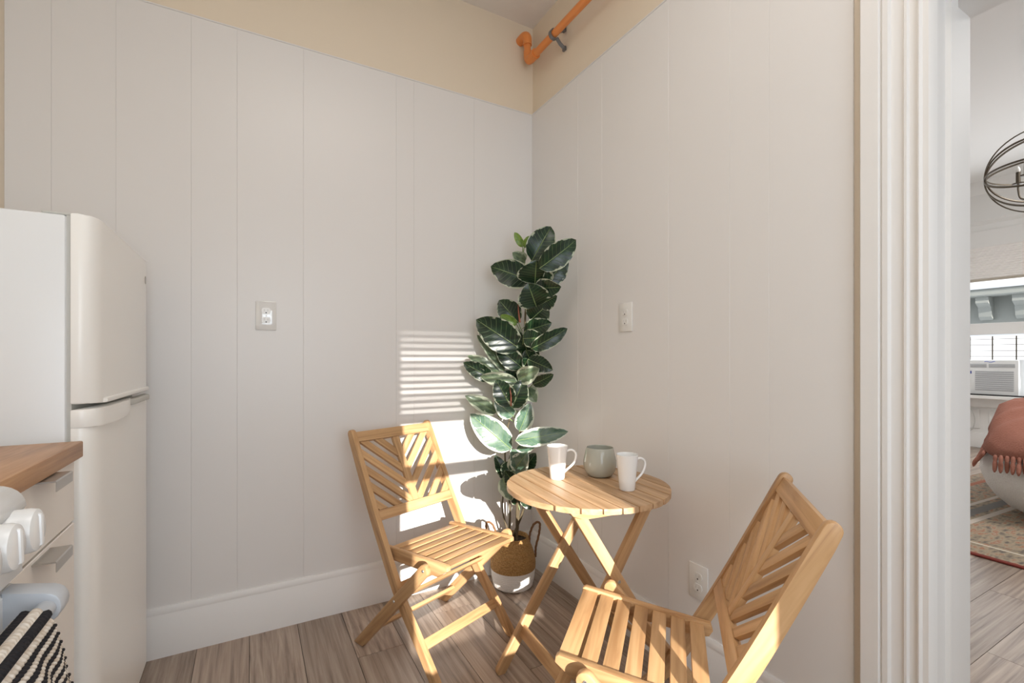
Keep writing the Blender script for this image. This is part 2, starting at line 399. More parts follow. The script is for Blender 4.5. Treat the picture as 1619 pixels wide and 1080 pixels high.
# fluted casing
cas = [(-1.630, .018), (-1.630, -.012), (-1.634, -.018), (-1.672, -.018), (-1.676, -.010), (-1.680, -.016), (-1.691, -.016), (-1.695, -.006), (-1.720, -.006),
       (-1.723, -.012), (-1.728, -.012), (-1.731, -.005), (-1.746, -.005), (-1.749, -.012), (-1.752, -.013), (-1.757, -.007), (-1.768, -.007), (-1.772, -.002), (-1.776, .018)]
prism('door_casing', [(x, y) for y, x in cas], 0, HEAD + .14, 'trim', None, 0, (0, 1, 2), 'structure').name = 'trim_1'
prism('trim_2', [(x, -y + (DJ0 + DJ1)) for y, x in cas][::-1], 0, HEAD + .14, 'trim', None, 0, (0, 1, 2), 'structure')
box('trim_3', (-.016, DJ1, HEAD + .005), (.018, DJ0, HEAD + .14), 'trim', kind='structure', bev=.003)
jamb = [(.018, -1.7665), (.018, -1.776), (.060, -1.776), (.0605, -1.786), (.100, -1.787), (.1005, -1.777), (.205, -1.777), (.205, -1.7665)]
prism('trim_4', jamb, 0, HEAD + .02, 'trim', None, 0, (0, 1, 2), 'structure')
prism('trim_5', [(x, -y + (DJ0 + DJ1)) for x, y in jamb][::-1], 0, HEAD + .02, 'trim', None, 0, (0, 1, 2), 'structure')
box('trim_6', (.018, DJ1, HEAD), (.209, DJ0, HEAD + .03), 'trim', kind='structure')

# west wall, window wall, ceilings
box('wall_west', (-2.30, -3.4, 0), (-2.116, .02, CEIL), 'cream', kind='structure')
box('ceiling', (-2.30, -3.4, CEIL), (.19, .14, CEIL + .1), 'ceiling', kind='structure')
WX0, WX1, WZ0, WZ1 = -.76 - .2 * 3.3, -.128 - .2 * 3.3, .71, 2.15
for lo, hi in (((-2.3, YW - .10, 0), (WX0, YW, CEIL)), ((WX1, YW - .10, 0), (.02, YW, CEIL)), ((WX0, YW - .10, 0), (WX1, YW, WZ0)), ((WX0, YW - .10, WZ1), (WX1, YW, CEIL))):
    box('wall_south', lo, hi, 'panel', kind='structure')
win = bpy.data.objects.new('window_1', None); COL.objects.link(win); win['kind'] = 'structure'
RZ = .588 + .255 * 3.3
box('meeting_rail', (WX0, YW - .05, RZ - .024), (WX1, YW - .01, RZ + .040), 'trim', win, .003)
tube('sash_bar', [(WX0 + .0, YW - .03, WZ0 + .01), (WX1, YW - .03, WZ0 + .01)], .01, 'trim', win)
blind = thing('window_blind', 'white slatted blind half lowered over the kitchen window behind the viewer', 'blind')
bz0 = .84 + .255 * 3.3
box('bottom_rail', (WX0 + .004, YW + .004, bz0 - .012), (WX1 - .004, YW + .034, bz0 + .012), 'blind', blind, .003)
nb = 15
for i in range(nb):
    z = bz0 + .03 + i * .0325
    me = box_me('slat', (WX0 + .004, -.019, -.001), (WX1 - .004, .019, .001))
    o = link('slat', me, 'blind', blind); o.location = (0, YW + .02, z); o.rotation_euler = (math.radians(-58 - (3, -3, 5, 0, -5)[i % 5] - (i > 9) * 4), 0, 0)

# living room
LC, FX = 3.385, 6.84
box('living_room_ceiling', (.19, -4.2, LC), (6.95, .9, LC + .1), 'living_wall', kind='structure').name = 'ceiling'
box('wall_living_north', (.19, .60, 0), (6.95, .75, LC), 'living_wall', kind='structure')
box('wall_living_south', (.19, -4.2, 0), (6.95, -4.05, LC), 'living_wall', kind='structure')
box('wall_living_west', (.1905, -1.7665, 0), (.2045, .60, LC), 'living_wall', kind='structure')
box('wall_living_west', (.1905, -4.05, 0), (.2045, DJ1 - .012, LC), 'living_wall', kind='structure')
box('wall_living_west', (.1905, DJ1 - .012, HEAD + .03), (.2045, -1.7665, LC), 'living_wall', kind='structure')
LY0, LY1, LZ0, LZ1 = -1.15, .36, .69, 2.589
for lo, hi in (((FX, -4.2, 0), (FX + .12, LY0, LC)), ((FX, LY1, 0), (FX + .12, .75, LC)), ((FX, LY0, 0), (FX + .12, LY1, LZ0)), ((FX, LY0, LZ1), (FX + .12, LY1, LC))):
    box('wall_living_east', lo, hi, 'living_wall', kind='structure')
crown = [(FX, 3.385), (FX - .16, 3.385), (FX - .15, 3.33), (FX - .06, 3.24), (FX - .03, 2.98), (FX - .05, 2.93), (FX - .05, 2.90), (FX - .02, 2.88), (FX, 2.86)]
prism('trim_7', crown, -4.05, .6, 'living_wall', None, 0, (0, 2, 1), 'structure')
win2 = bpy.data.objects.new('window_2', None); COL.objects.link(win2); win2['kind'] = 'structure'
box('window_head', (FX - .03, LY0 - .1, LZ1 - .02), (FX, LY1 + .1, 2.78), 'trim', win2, .004)
box('window_stile', (FX - .03, LY1, LZ0), (FX, LY1 + .11, LZ1), 'trim', win2, .004)
box('window_stile', (FX - .03, LY0 - .11, LZ0), (FX, LY0, LZ1), 'trim', win2, .004)
box('window_sill', (FX - .27, LY0 - .12, LZ0 - .045), (FX + .05, LY1 + .12, LZ0 - .003), 'trim', win2, .006)
box('window_apron', (FX - .045, LY0 - .1, LZ0 - .17), (FX, LY1 + .1, LZ0 - .046), 'trim', win2, .008)
box('meeting_rail', (FX + .02, LY0, 1.452), (FX + .06, LY1, 1.60), 'trim', win2, .006)
box('sash_stile', (FX + .02, LY1 - .05, LZ0), (FX + .06, LY1, LZ1), 'trim', win2, .004)
box('pane', (FX + .036, LY0 + .01, LZ0 + .01), (FX + .040, LY1 - .04, 1.452), 'glass', win2)
box('pane', (FX + .036, LY0 + .01, 1.60), (FX + .040, LY1 - .04, LZ1), 'glass', win2)
sh = thing('pleated_blind', 'pleated white shade drawn part way down the living room window', 'blind', (FX - .015, 0, 0))
npl = 15
for i in range(npl):
    z1 = 2.585 - i * .028
    me = prism_me('shade_pleat', [(0, z1), (-.010, z1 - .014), (0, z1 - .028), (.003, z1 - .028), (-.006, z1 - .014), (.003, z1)], LY0 + .02, LY1 - .004, 0, (0, 2, 1))
    link('shade_pleat', me, 'blind', sh)
box('bottom_rail', (-.014, LY0 + .02, 2.135), (.010, LY1 - .004, 2.165), 'blind_rail', sh, .003)
# wainscot under the window: raised panels and a baseboard
for k in range(5):
    y1 = .50 - k * .48
    box('wall_panel', (FX - .018, y1 - .40, .24), (FX, y1, LZ0 - .20), 'living_wall', win2, .008).name = 'wainscot_panel'
prism('baseboard_living', [(FX - d, z) for d, z in [(0, 0), (.02, 0), (.02, .17), (.012, .185), (.0, .19)]], -4.05, .6, 'trim', None, 0, (0, 2, 1), 'structure')
# exterior seen through it
ext = thing('neighbour_building', 'grey green cornice with brackets of the building outside the living room window', 'building', (FX + 3.2, 0, 0))
s = (FX + 3.2 + 1.38) / (FX + 1.38)
def ez(z): return CAM.z + (z - CAM.z) * s
box('wall', (.25, -4.5, -1), (.5, 3.5, ez(1.62)), 'facade_white', ext)
box('frieze', (.10, -4.5, ez(1.60)), (.30, 3.5, ez(1.93)), 'stone', ext)
box('cornice', (-.25, -4.5, ez(1.93)), (.30, 3.5, ez(2.02)), 'stone', ext, .02)
box('cornice', (-.30, -4.5, ez(2.02)), (.30, 3.5, ez(2.35)), 'facade_white', ext, .02)
for k in range(12):
    y = -1.9 + k * .46
    me = prism_me('bracket', [(.10, ez(1.93)), (-.18, ez(1.93)), (-.18, ez(1.85)), (-.06, ez(1.80)), (-.02, ez(1.68)), (.04, ez(1.64)), (.10, ez(1.64))], y, y + .17, 0, (0, 2, 1))
    link('bracket', me, 'stone', ext)
grille = thing('security_grille', 'dark thin metal bars outside the living room window above the air conditioner', 'window bars', (FX + .35, 0, 0))
for k in range(9): box('bar', (-.006, .52 - k * .222, .6), (.006, .532 - k * .222, 1.44), 'iron', grille)
for z in (1.17, 1.245, 1.325, 1.40): box('bar', (-.004, LY0 - .3, z), (.004, .7, z + .006), 'iron', grille)

# ------------------------------------------------------------------ living room objects
ac = thing('air_conditioner', 'white window air conditioner with grey grille and small blue display', 'air conditioner', (FX - .22, 0, LZ0))
AY0, AY1, AH = -.30, .235, .44
box('housing', (0, AY0, .0), (.30, AY1, AH), 'ac', ac, .012, seg=2)
box('intake_grille', (-.006, AY0 + .04, .06), (.001, AY1 - .15, .30), 'ac_grille', ac, .003)
for k in range(9): box('grille_slat', (-.010, AY0 + .04, .075 + k * .025), (-.005, AY1 - .15, .080 + k * .025), 'ac', ac)
for a, b_ in ((AY0 + .03, -.04), (-.02, AY1 - .08)):
    box('air_vent', (-.004, a, .345), (.001, b_, .39), 'ac_grille', ac, .002)
    for k in range(3): box('vent_slat', (-.009, a, .352 + k * .012), (-.003, b_, .355 + k * .012), 'ac', ac)
box('control_display', (-.004, AY1 - .115, .265), (.001, AY1 - .055, .30), 'display', ac)
for k in range(3): box('button', (-.005, AY1 - .10, .215 - k * .04), (.001, AY1 - .07, .228 - k * .04), 'ac_grille', ac)
tube('logo', [(-.003, .0 - .012 * k, .417 + .006 * math.sin(k)) for k in range(9)], .003, 'logo', ac, 5)
box('gasket', (.02, AY0 - .0, -.0), (.16, AY1 - .0, .004), 'black', ac)
tray = tag(box('drip_mat', (FX - .262, -.36, LZ0 - .0028), (FX - .236, .25, LZ0 + .014), 'black', None, .003), 'black rubber strip on the sill in front of the white air conditioner', 'mat')
cable = tag(tube('power_cable', smooth_path([(FX - .10, .285, .640), (FX - .07, .20, .55), (FX - .05, .14, .38), (FX - .04, .16, .25), (FX - .05, .22, .19), (FX - .06, .30, .16)]), .006, 'cable'),
            'white power cable hanging down below the air conditioner', 'cable')
rug = tag(box('patterned_rug', (0, -2.6, .0005), (3.1, .0, .012), 'rug', None, .003), 'woven kilim rug in beige, rust and charcoal on the living room floor', 'rug')
rug.location = (2.36, -.30, 0); rug.rotation_euler = (0, 0, math.radians(-3))

# bed corner with a white comforter and a throw across its end
bed = thing('bed', 'bed with a puffy white comforter at the right edge, seen through the doorway', 'bed', (3.24, -.99, .013), math.radians(10))
box('bed_frame', (.12, -1.45, .10), (2.0, -.16, .26), 'black', bed, .01)
for x in (.16, 1.9):
    for y in (-1.38, -.22): box('leg', (x, y, 0), (x + .05, y + .05, .10), 'black', bed, .004)
def puff(name, x0, x1, y0, y1, zt, zb, off, material, parent, nx=44, ny=34, ns=16, seed=0):
    """rounded, rumpled cover: a top that turns over soft edges and hangs to zb"""
    bm = bmesh.new(); loops = []
    cx_, cy_ = (x0 + x1) / 2, (y0 + y1) / 2; hx_, hy_ = (x1 - x0) / 2, (y1 - y0) / 2; n = 120
    def ringpt(k, sc, z):
        a = 2 * PI * k / n; c, s_ = math.cos(a), math.sin(a); p = 7
        r = (abs(c) ** p + abs(s_) ** p) ** (-1 / p); x, y = c * r, s_ * r
        rum = .012 * math.sin(a * 23 + seed) * math.sin(z * 14) + .010 * math.sin(a * 11 + z * 9)
        X, Y = cx_ + x * (hx_ + sc + rum), cy_ + y * (hy_ + sc + rum)
        lift = max(0, min(1, (X + .05) / .75)); lift = lift * lift * (3 - 2 * lift) * .21 * max(0, min(1, (z - .28) / .25)); tp = max(0, min(1, (1.9 - X) / .6))
        return (X, Y, z + .010 * math.sin(a * 17 + seed) + lift * tp)
    prof = [(-hy_ * .95, zt + .02), (-hy_ * .6, zt + .025), (-.18, zt + .02), (-.08, zt), (-.025, zt - .035), (.005, zt - .09), (.04, zt - .15), (.075, zt - .20), (.085, zt - .27), (.06, zt - .36), (.01, zt - .44), (-.05, zt - .52)]
    prof = [p for p in prof if p[1] > zb] + [(prof[0][0] * 0 + (.02 if zb > .3 else -.12), zb)]
    for sc, z in prof: loops.append([bm.verts.new(ringpt(k, sc + off, z + off)) for k in range(n)])
    for a, b_ in zip(loops, loops[1:]):
        for k in range(n): bm.faces.new((a[k], b_[k], b_[(k + 1) % n], a[(k + 1) % n]))
    bm.faces.new(loops[0])
    o = link(name, finish(bm, name, True), material, parent); return o
puff('comforter', .0, 2.05, -1.55, .0, .575, .03, 0, 'boucle', bed)
thr = puff('throw_blanket', -.015, 1.1, -1.56, .012, .582, .43, .014, 'throw', None, seed=2)
thr.location = bed.location; thr.rotation_euler = bed.rotation_euler
tag(thr, 'terracotta throw with tassels spread over the white bed', 'blanket')
for j in range(70):
    if j < 38: x, y, dx, dy = .02 + j * .029, .045, 0, 1
    else: x, y, dx, dy = -.045, -.02 - (j - 38) * .029, -1, 0
    bm = bmesh.new(); rj = random.Random(j); w1, w2 = rj.uniform(-.02, .02), rj.uniform(-.02, .02); zl = .0 if j >= 38 else .21 * max(0, min(1, (x + .05) / .75)) ** 2 * .5
    tube_bm(bm, smooth_path([(x, y, .46 + zl), (x + dx * .02 + w1, y + dy * .018, .42 + zl), (x + w2 + dx * .03, y + dy * .045, .385 + zl), (x + w2 * 1.3 + dx * .045, y + dy * .055, .345 + zl)], 3), [.007, .012, .013, .010, .013, .014, .013, .012, .010, .004], 7)
    link('tassel', finish(bm, 'tassel', True), 'throw', thr)

# orb chandelier
ch = thing('orb_chandelier', 'bronze wire orb chandelier with candle lights, at the right edge', 'chandelier', (3.448, -1.19, 2.475), math.radians(8))
RR = .29
def ring(name, r, ang, th=.004, wd=.0062, tilt=0):
    bm = bmesh.new(); n = 72; R_ = []
    for k in range(n):
        a = 2 * PI * k / n; q = []
        for dr, dz in ((-th, -wd), (th, -wd), (th, wd), (-th, wd)):
            rr = r + dr; p = Vector((dz, rr * math.cos(a), rr * math.sin(a)))   # ring in the yz plane
            q.append(bm.verts.new(p))
        R_.append(q)
    for k in range(n):
        a, b_ = R_[k], R_[(k + 1) % n]
        for i in range(4): bm.faces.new((a[i], a[(i + 1) % 4], b_[(i + 1) % 4], b_[i]))
    o = link(name, finish(bm, name), 'iron', ch); auto_smooth(o)
    o.rotation_euler = Euler((tilt, ang, 0), 'XYZ'); return o
for a in (-14, 22, 58, 93, 128): ring('hoop', RR - .0005 * abs(a) / 10, math.radians(a), tilt=math.radians(4))
tube('centre_rod', [(0, 0, -.17), (0, 0, .9)], .007, 'iron', ch)
lathe('hub', [(0, -.20), (.02, -.19), (.03, -.16), (.02, -.13), (0, -.12)], 'iron', ch, (0, 0, 0), 16)
lathe('ceiling_canopy', [(0, .86), (.06, .87), (.065, .905), (0, .908)], 'iron', ch, (0, 0, 0), 24)
for k in range(4):
    a = math.radians(62 + 90 * k); ca, sa = math.cos(a), math.sin(a)
    tube('arm', smooth_path([(.02 * ca, .02 * sa, -.16), (.07 * ca, .07 * sa, -.185), (.125 * ca, .125 * sa, -.165), (.14 * ca, .14 * sa, -.10), (.14 * ca, .14 * sa, -.06)], 6), .006, 'iron', ch)
    lathe('drip_cup', [(0, -.062), (.03, -.058), (.032, -.05), (.0, -.052)], 'iron', ch, (.14 * ca, .14 * sa, 0), 16)
    lathe('candle_sleeve', [(0, -.055), (.013, -.055), (.013, .03), (0, .03)], 'iron', ch, (.14 * ca, .14 * sa, 0), 14)
    lathe('bulb', [(0, .03), (.008, .03), (.013, .045), (.006, .065), (0, .072)], 'china', ch, (.14 * ca, .14 * sa, 0), 12)

# ------------------------------------------------------------------ outlets
def outlet(loc, rz, label, plate='plate', w_=.0785, h_=.1225):
    """plate faces local -y, centred on loc"""
    t = thing('power_outlet', label, 'outlet', loc, rz, None)
    box('plate', (-w_ / 2, -.006, -h_ / 2), (w_ / 2, 0, h_ / 2), plate, t, .0025, seg=2)
    for s_ in (1, -1):
        pts = []
        for k in range(24):
            a = 2 * PI * k / 24; pts.append((.0175 * math.cos(a), max(-.0135, min(.0135, .0175 * math.sin(a)))))
        f = link('receptacle', prism_me('receptacle', pts, -.0085, -.004, 0, (0, 2, 1)), 'plate', t); f.location = (0, 0, s_ * .0195)
        for x in (-.0065, .0065): link('slot', box_me('slot', (x - .0012, -.0089, -.001), (x + .0012, -.0083, .0075)), 'gasket', f)
        lathe('slot', [(0, 0), (.0027, 0), (.0027, .0006), (0, .0006)], 'black', f, seg=12, matrix=Matrix.Translation((0, -.0084, -.0075)) @ Matrix.Rotation(PI / 2, 4, 'X'))
    lathe('screw', [(0, 0), (.003, 0), (.0025, .001), (0, .0012)], 'plate', t, seg=12, matrix=Matrix.Translation((0, -.006, 0)) @ Matrix.Rotation(PI / 2, 4, 'X'))
    return t
outlet((-1.3200, .006, 1.3355), 0, 'glossy outlet plate on the left wall between the fridge and the plant', 'plate_mirror')
outlet((.006, -.752, 1.328), -PI / 2, 'matt white outlet plate at mid height on the right wall, right of the plant')
outlet((.006, -1.121, .365), -PI / 2, 'white outlet low on the right wall behind the nearer chair')

# ------------------------------------------------------------------ orange pipe
pp = thing('sprinkler_pipe', 'orange pipe with elbows running under the ceiling in the corner', 'pipe')
px, pz = -.055, 2.772
tube('run', [(px, -.085, pz), (px, -3.29, pz)], .0185, 'pipe', pp, 16)
tube('elbow', smooth_path([(px, -.125, pz), (px, -.075, pz), (px, -.055, pz + .016), (px, -.05, pz + .055)], 6), .0235, 'pipe', pp, 16)
tube('riser', [(px - .002, -.05, pz + .03), (px - .002, -.05, pz + .125)], .0185, 'pipe', pp, 16)
tube('elbow', smooth_path([(px - .002, -.05, pz + .09), (px - .004, -.05, pz + .125), (px - .008, -.042, pz + .140), (px - .010, -.020, pz + .146), (px - .010, .019, pz + .146)], 6), .0245, 'pipe', pp, 16)
for y in (-.127,): lathe('pipe_collar', [(.0185, -.006), (.026, -.006), (.026, .006), (.0185, .006)], 'pipe', pp, seg=20, matrix=Matrix.Translation((px, y, pz)) @ Matrix.Rotation(PI / 2, 4, 'X'))
cl = thing('pipe_strap', 'dark metal strap hanger wrapped round the orange pipe', 'hanger', (px, -.30, pz))
pts = [Vector((.023 * math.cos(a), 0, .023 * math.sin(a))) for a in [math.radians(d) for d in range(40, 331, 15)]]
pts = [Vector((.068, .0, .045))] + [Vector((.045, 0, .028))] + pts + [Vector((.04, 0, -.035)), Vector((.066, 0, -.050))]
def strip(name, pts, wd, th, material, parent):
    bm = bmesh.new(); rings = []
    for i, p in enumerate(pts):
        d = (pts[min(i + 1, len(pts) - 1)] - pts[max(i - 1, 0)]).normalized(); n = Vector((0, 1, 0)).cross(d)
        rings.append([bm.verts.new(p + Vector((0, sy * wd, 0)) + n * sn * th) for sy, sn in ((-1, -1), (1, -1), (1, 1), (-1, 1))])
    for a, b_ in zip(rings, rings[1:]):
        for k in range(4): bm.faces.new((a[k], a[(k + 1) % 4], b_[(k + 1) % 4], b_[k]))
    bm.faces.new(rings[0]); bm.faces.new(rings[-1][::-1])
    o = link(name, finish(bm, name), material, parent); auto_smooth(o); return o
strip('band', pts, .010, .0022, 'clamp', cl)
box('foot', (.060, -.010, .036), (.0715, .012, .058), 'clamp', cl, .001); box('foot', (.060, -.010, -.060), (.0715, .012, -.040), 'clamp', cl, .001)

# ------------------------------------------------------------------ fridge
fr = thing('refrigerator', 'white top-freezer refrigerator in the corner at the left', 'refrigerator', (0, 0, 0))
FY0, FY1, FT = -.78, -.115, 1.492
box('cabinet', (-2.10, FY0, .03), (-1.757, FY1, FT), 'white_appliance', fr, .006, seg=2)
box('kick_plate', (-1.80, FY0 + .02, .012), (-1.735, FY1 - .01, .07), 'door_enamel', fr, .004)
for y in (FY0 + .05, FY1 - .05):
    for x in (-2.05, -1.80): lathe('foot', [(0, 0), (.018, 0), (.018, .032), (0, .032)], 'black', fr, (x, y, 0), 14)
def fdoor(name, z0, z1):
    out = [(-1.751, FY0), (-1.742, FY0 - .002)]
    n = 10
    out = [(-1.748, FY0)]
    for k in range(n + 1):
        a = PI / 2 * k / n; out.append((-1.735 + .033 * math.sin(a), FY0 + .062 * (1 - math.cos(a)) - 0))
    for k in range(n + 1):
        a = PI / 2 * k / n; out.append((-1.735 + .033 * math.cos(a), FY1 - .045 * (1 - math.sin(a))))
    out.append((-1.748, FY1))
    return prism(name, out, z0, z1, 'door_enamel', fr, .004)
up = fdoor('freezer_door', 1.047, FT + .006)
lo_ = fdoor('fridge_door', .075, 1.020)
box('gasket', (-1.757, FY0 + .006, .08), (-1.748, FY1 - .006, FT), 'gasket', fr)
# scooped handle lips
hl = [( -1.748, FY0 - .001)] + [(-1.735 + .038 * math.sin(PI / 2 * k / 8), FY0 + .05 * (1 - math.cos(PI / 2 * k / 8)) - .002) for k in range(9)] + [(-1.690, -.62), (-1.688, -.50), (-1.700, -.42), (-1.712, -.42), (-1.720, -.60)]
prism('handle', hl, .990, 1.034, 'door_enamel', lo_, .003)
hl2 = [(-1.712, -.44), (-1.690, -.40), (-1.686, -.20), (-1.700, -.16), (-1.712, -.16)]
prism('handle', hl2, 1.012, 1.030, 'gasket', lo_, .003)
prism('handle', [(-1.715, FY0 + .05), (-1.695, FY0 + .07), (-1.692, FY1 - .06), (-1.715, FY1 - .05)], 1.044, 1.056, 'door_enamel', up, .003)
box('top_hinge', (-1.80, FY0 + .004, FT), (-1.745, FY0 + .05, FT + .006), 'gasket', fr, .002)
lathe('badge', [(0, 0), (.009, 0), (.008, .0015), (0, .002)], 'steel', fr, seg=20, matrix=Matrix.Translation((-1.7015, -.175, 1.43)) @ Matrix.Rotation(PI / 2, 4, 'Y') @ Matrix.Diagonal((1.6, 1, 1, 1)))

# ------------------------------------------------------------------ counter, cabinet, stove
CH, CX, CY = .970, -1.708, -.853
SY1 = -1.365                                                   # right side of the stove
tag(box('worktop', (-2.114, SY1 + .008, CH - .036), (CX, CY, CH), 'butcher', None, .003, seg=2), 'butcher block worktop between the refrigerator and the stove', 'worktop')
cab = thing('base_cabinet', 'cream base cabinet with drawer under the butcher block', 'cabinet', (0, 0, 0))
box('carcass', (-2.112, SY1 + .010, .09), (CX - .034, CY - .004, CH - .037), 'cabinet', cab)
box('plinth', (-2.10, SY1 + .010, 0), (CX - .075, CY - .004, .09), 'cabinet', cab)
dr = box('drawer', (CX - .034, SY1 + .013, .796), (CX - .014, CY - .006, CH - .040), 'cabinet', cab, .0015)
dd = box('door', (CX - .034, SY1 + .013, .10), (CX - .014, CY - .006, .791), 'cabinet', cab, .0015)
for par, z in ((dr, .932), (dd, .785)):
    out = [(CX - .0145, z), (CX + .018, z), (CX + .020, z - .002), (CX + .020, z - .020), (CX + .0185, z - .020), (CX + .0185, z - .003), (CX - .0145, z - .003)]
    o = prism('handle', out, -1.095, -1.005, 'steel', par, 0, (0, 2, 1))
st = thing('stove', 'white stove with round knobs at the lower left corner', 'stove', (0, 0, 0))
SX = -1.650
box('body', (-2.10, -2.02, .10), (SX - .045, SY1, .93), 'stove', st, .004)
# cooktop lip and control panel as one rounded profile
prof = [(-2.10, .90), (SX - .02, .90), (SX - .02, .935)] 
pan = [(SX - .046, .862), (SX - .006, .862), (SX, .868), (SX - .004, .950), (SX - .046, .950)]
cp = prism('control_panel', pan, -2.02, SY1, 'stove', st, .002, (0, 2, 1))
top = [(-2.10, .952), (SX + .002, .952)] + [(SX + .004 - .030 * (1 - math.cos(PI / 2 * k / 6)), .956 + .030 * math.sin(PI / 2 * k / 6)) for k in range(7)] + [(-2.10, .986)]
prism('cooktop', top, -2.02, SY1, 'stove', st, .003, (0, 2, 1))
box('backguard', (-2.112, -2.02, .90), (-2.07, SY1, 1.06), 'stove', st, .004)
od = box('oven_door', (SX - .044, -2.01, .30), (SX - .004, SY1 - .004, .856), 'stove', st, .005)
box('drawer', (SX - .044, -2.01, .11), (SX - .004, SY1 - .004, .29), 'stove', st, .005)
for y in (-2.0, SY1 - .03): box('foot', (SX - .09, y, 0), (SX - .06, y + .02, .101), 'black', st)
hz, hx = .828, SX + .036
tube('oven_handle', [(hx, -1.97, hz), (hx, SY1 - .030, hz)], .011, 'stove_grey', od, 14)
for y in (SY1 - .035, -1.96):
    me = prism_me('handle_bracket', [(SX - .006, hz - .028), (hx - .006, hz - .020)] + [(hx + .016 * math.sin(PI * k / 8), hz - .020 * math.cos(PI * k / 8)) for k in range(9)] + [(SX - .006, hz + .030)], y - .014, y + .020, .003, (0, 2, 1))
    o = link('handle_bracket', me, 'stove_grey', od); auto_smooth(o)
for k in range(6):
    y = SY1 - .040 - k * .064 - (.06 if k > 3 else 0)
    mt = Matrix.Translation((SX - .002, y, .930)) @ Matrix.Rotation(math.radians(88), 4, 'Y')
    kn = lathe('knob', [(0, 0), (.031, 0), (.031, .004), (.029, .007), (.0285, .022), (.0265, .028), (.018, .031), (0, .031)], 'stove', cp, seg=32, matrix=mt)
    o = link('grip', box_me('grip', (-.022, -.0045, .026), (.022, .0045, .034), .004, 2), 'stove', kn); auto_smooth(o)
    lathe('bezel', [(.031, 0), (.034, 0), (.034, .002), (.031, .003)], 'stove_grey', kn, seg=32)

# towel: chunky woven courses running across, draped over the oven handle
bm = bmesh.new(); uvl = bm.loops.layers.uv.new('UVMap'); rows = []
beads, courses = 24, 62; NU, NV = beads * 4, courses * 4; Wt = .19
for j in range(NV + 1):
    v = j / NV; row = []
    for i in range(NU + 1):
        u = i / NU; q = max(0, (v - .07) / .93)
        right = -1.458 + .085 * math.sin(PI / 2 * min(1, q * 2.2 + .02)) - .02 * q
        y = right - (1 - u) * Wt * (.9 + .25 * min(1, q * 3))
        if v < .07:
            a = v / .07 * PI; x = hx - .017 * math.cos(a); z = hz + .017 * math.sin(a); nx, nz = -math.cos(a), math.sin(a)
        else:
            x = hx + .017 + .020 * math.sin(PI * min(1, q * 1.5)); z = hz - q * .44; nx, nz = 1, 0
        x += min(1, q * 5) * (.010 * math.cos((u - .4) * 6) - .004 + .004 * math.sin(u * 17))
        c_ = v * courses; s_ = c_ % 1; b_ = (u * beads + (.5 if int(c_) % 2 else 0)) % 1
        d = .0042 * (abs(math.sin(PI * s_)) ** .6) * (.35 + .65 * abs(math.sin(PI * b_)) ** .7)
        row.append(bm.verts.new((x + nx * d, y + (.0012 * math.sin(PI * s_ * 2) if i == NU else 0), z + nz * d)))
    rows.append(row)
for j in range(NV):
    for i in range(NU):
        f = bm.faces.new((rows[j][i], rows[j][i + 1], rows[j + 1][i + 1], rows[j + 1][i])); f.smooth = True
        for lp, (a, b_) in zip(f.loops, ((i, j), (i + 1, j), (i + 1, j + 1), (i, j + 1))): lp[uvl].uv = ((b_ + (.02 if b_ == j else -.02)) / NV * courses / 2 + .0, a / NU * beads)
tw = link('dish_towel', finish(bm, 'dish_towel', True), 'towel'); tag(tw, 'black and cream chunky woven towel hanging from the oven handle', 'towel')
sm = tw.modifiers.new('thick', 'SOLIDIFY'); sm.thickness = .003; sm.offset = -1

# ------------------------------------------------------------------ folding chairs
PROF = dict(T=(-.327, .835), X=(.002, .251), F=(.215, 0.), R=(-.237, 0.), P=(.168, .410), SB=(-.115, .406), SF=(.233, .424))
PROF2 = dict(PROF, T=(-.299, .822), P=(.177, .438), SB=(-.095, .401), SF=(.252, .450))
def ribbon(name, path, w, t0, t1, matrix, material, parent, bev=.004, round0=True, cut=None):
    pts = [Vector(p) for p in path]; n = len(pts); L = []; R_ = []
    ww = w if isinstance(w, (list, tuple)) else [w] * n
    for i, p in enumerate(pts):
        d = (pts[min(i + 1, n - 1)] - pts[max(i - 1, 0)]).normalized(); nn = Vector((-d.y, d.x))
        L.append(p + nn * ww[i] / 2); R_.append(p - nn * ww[i] / 2)
    d0 = (pts[0] - pts[1]).normalized(); nn = Vector((-d0.y, d0.x))
    cap = [pts[0] + d0 * math.sin(PI * k / 8) * ww[0] / 2 + nn * math.cos(PI * k / 8) * ww[0] / 2 for k in range(1, 8)] if round0 else []
    # floor cut: last points projected to y=0
    if cut is not None:
        L[-1] = L[-2] + (L[-1] - L[-2]) * ((cut - L[-2].y) / (L[-1].y - L[-2].y)); R_[-1] = R_[-2] + (R_[-1] - R_[-2]) * ((cut - R_[-2].y) / (R_[-1].y - R_[-2].y))
    out = [p for p in L] + [p for p in R_[::-1]] + [p for p in cap]
    ax = (pts[-1] - pts[0]).normalized(); a0 = pts[0]
    out = [((p - a0).dot(ax), (p - a0).dot(Vector((-ax.y, ax.x)))) for p in out]
    matrix = matrix @ Matrix(((ax.x, -ax.y, 0, a0.x), (ax.y, ax.x, 0, a0.y), (0, 0, 1, 0), (0, 0, 0, 1)))
    me = prism_me(name, out, t0, t1, bev); o = link(name, me, material, parent, matrix); auto_smooth(o); return o
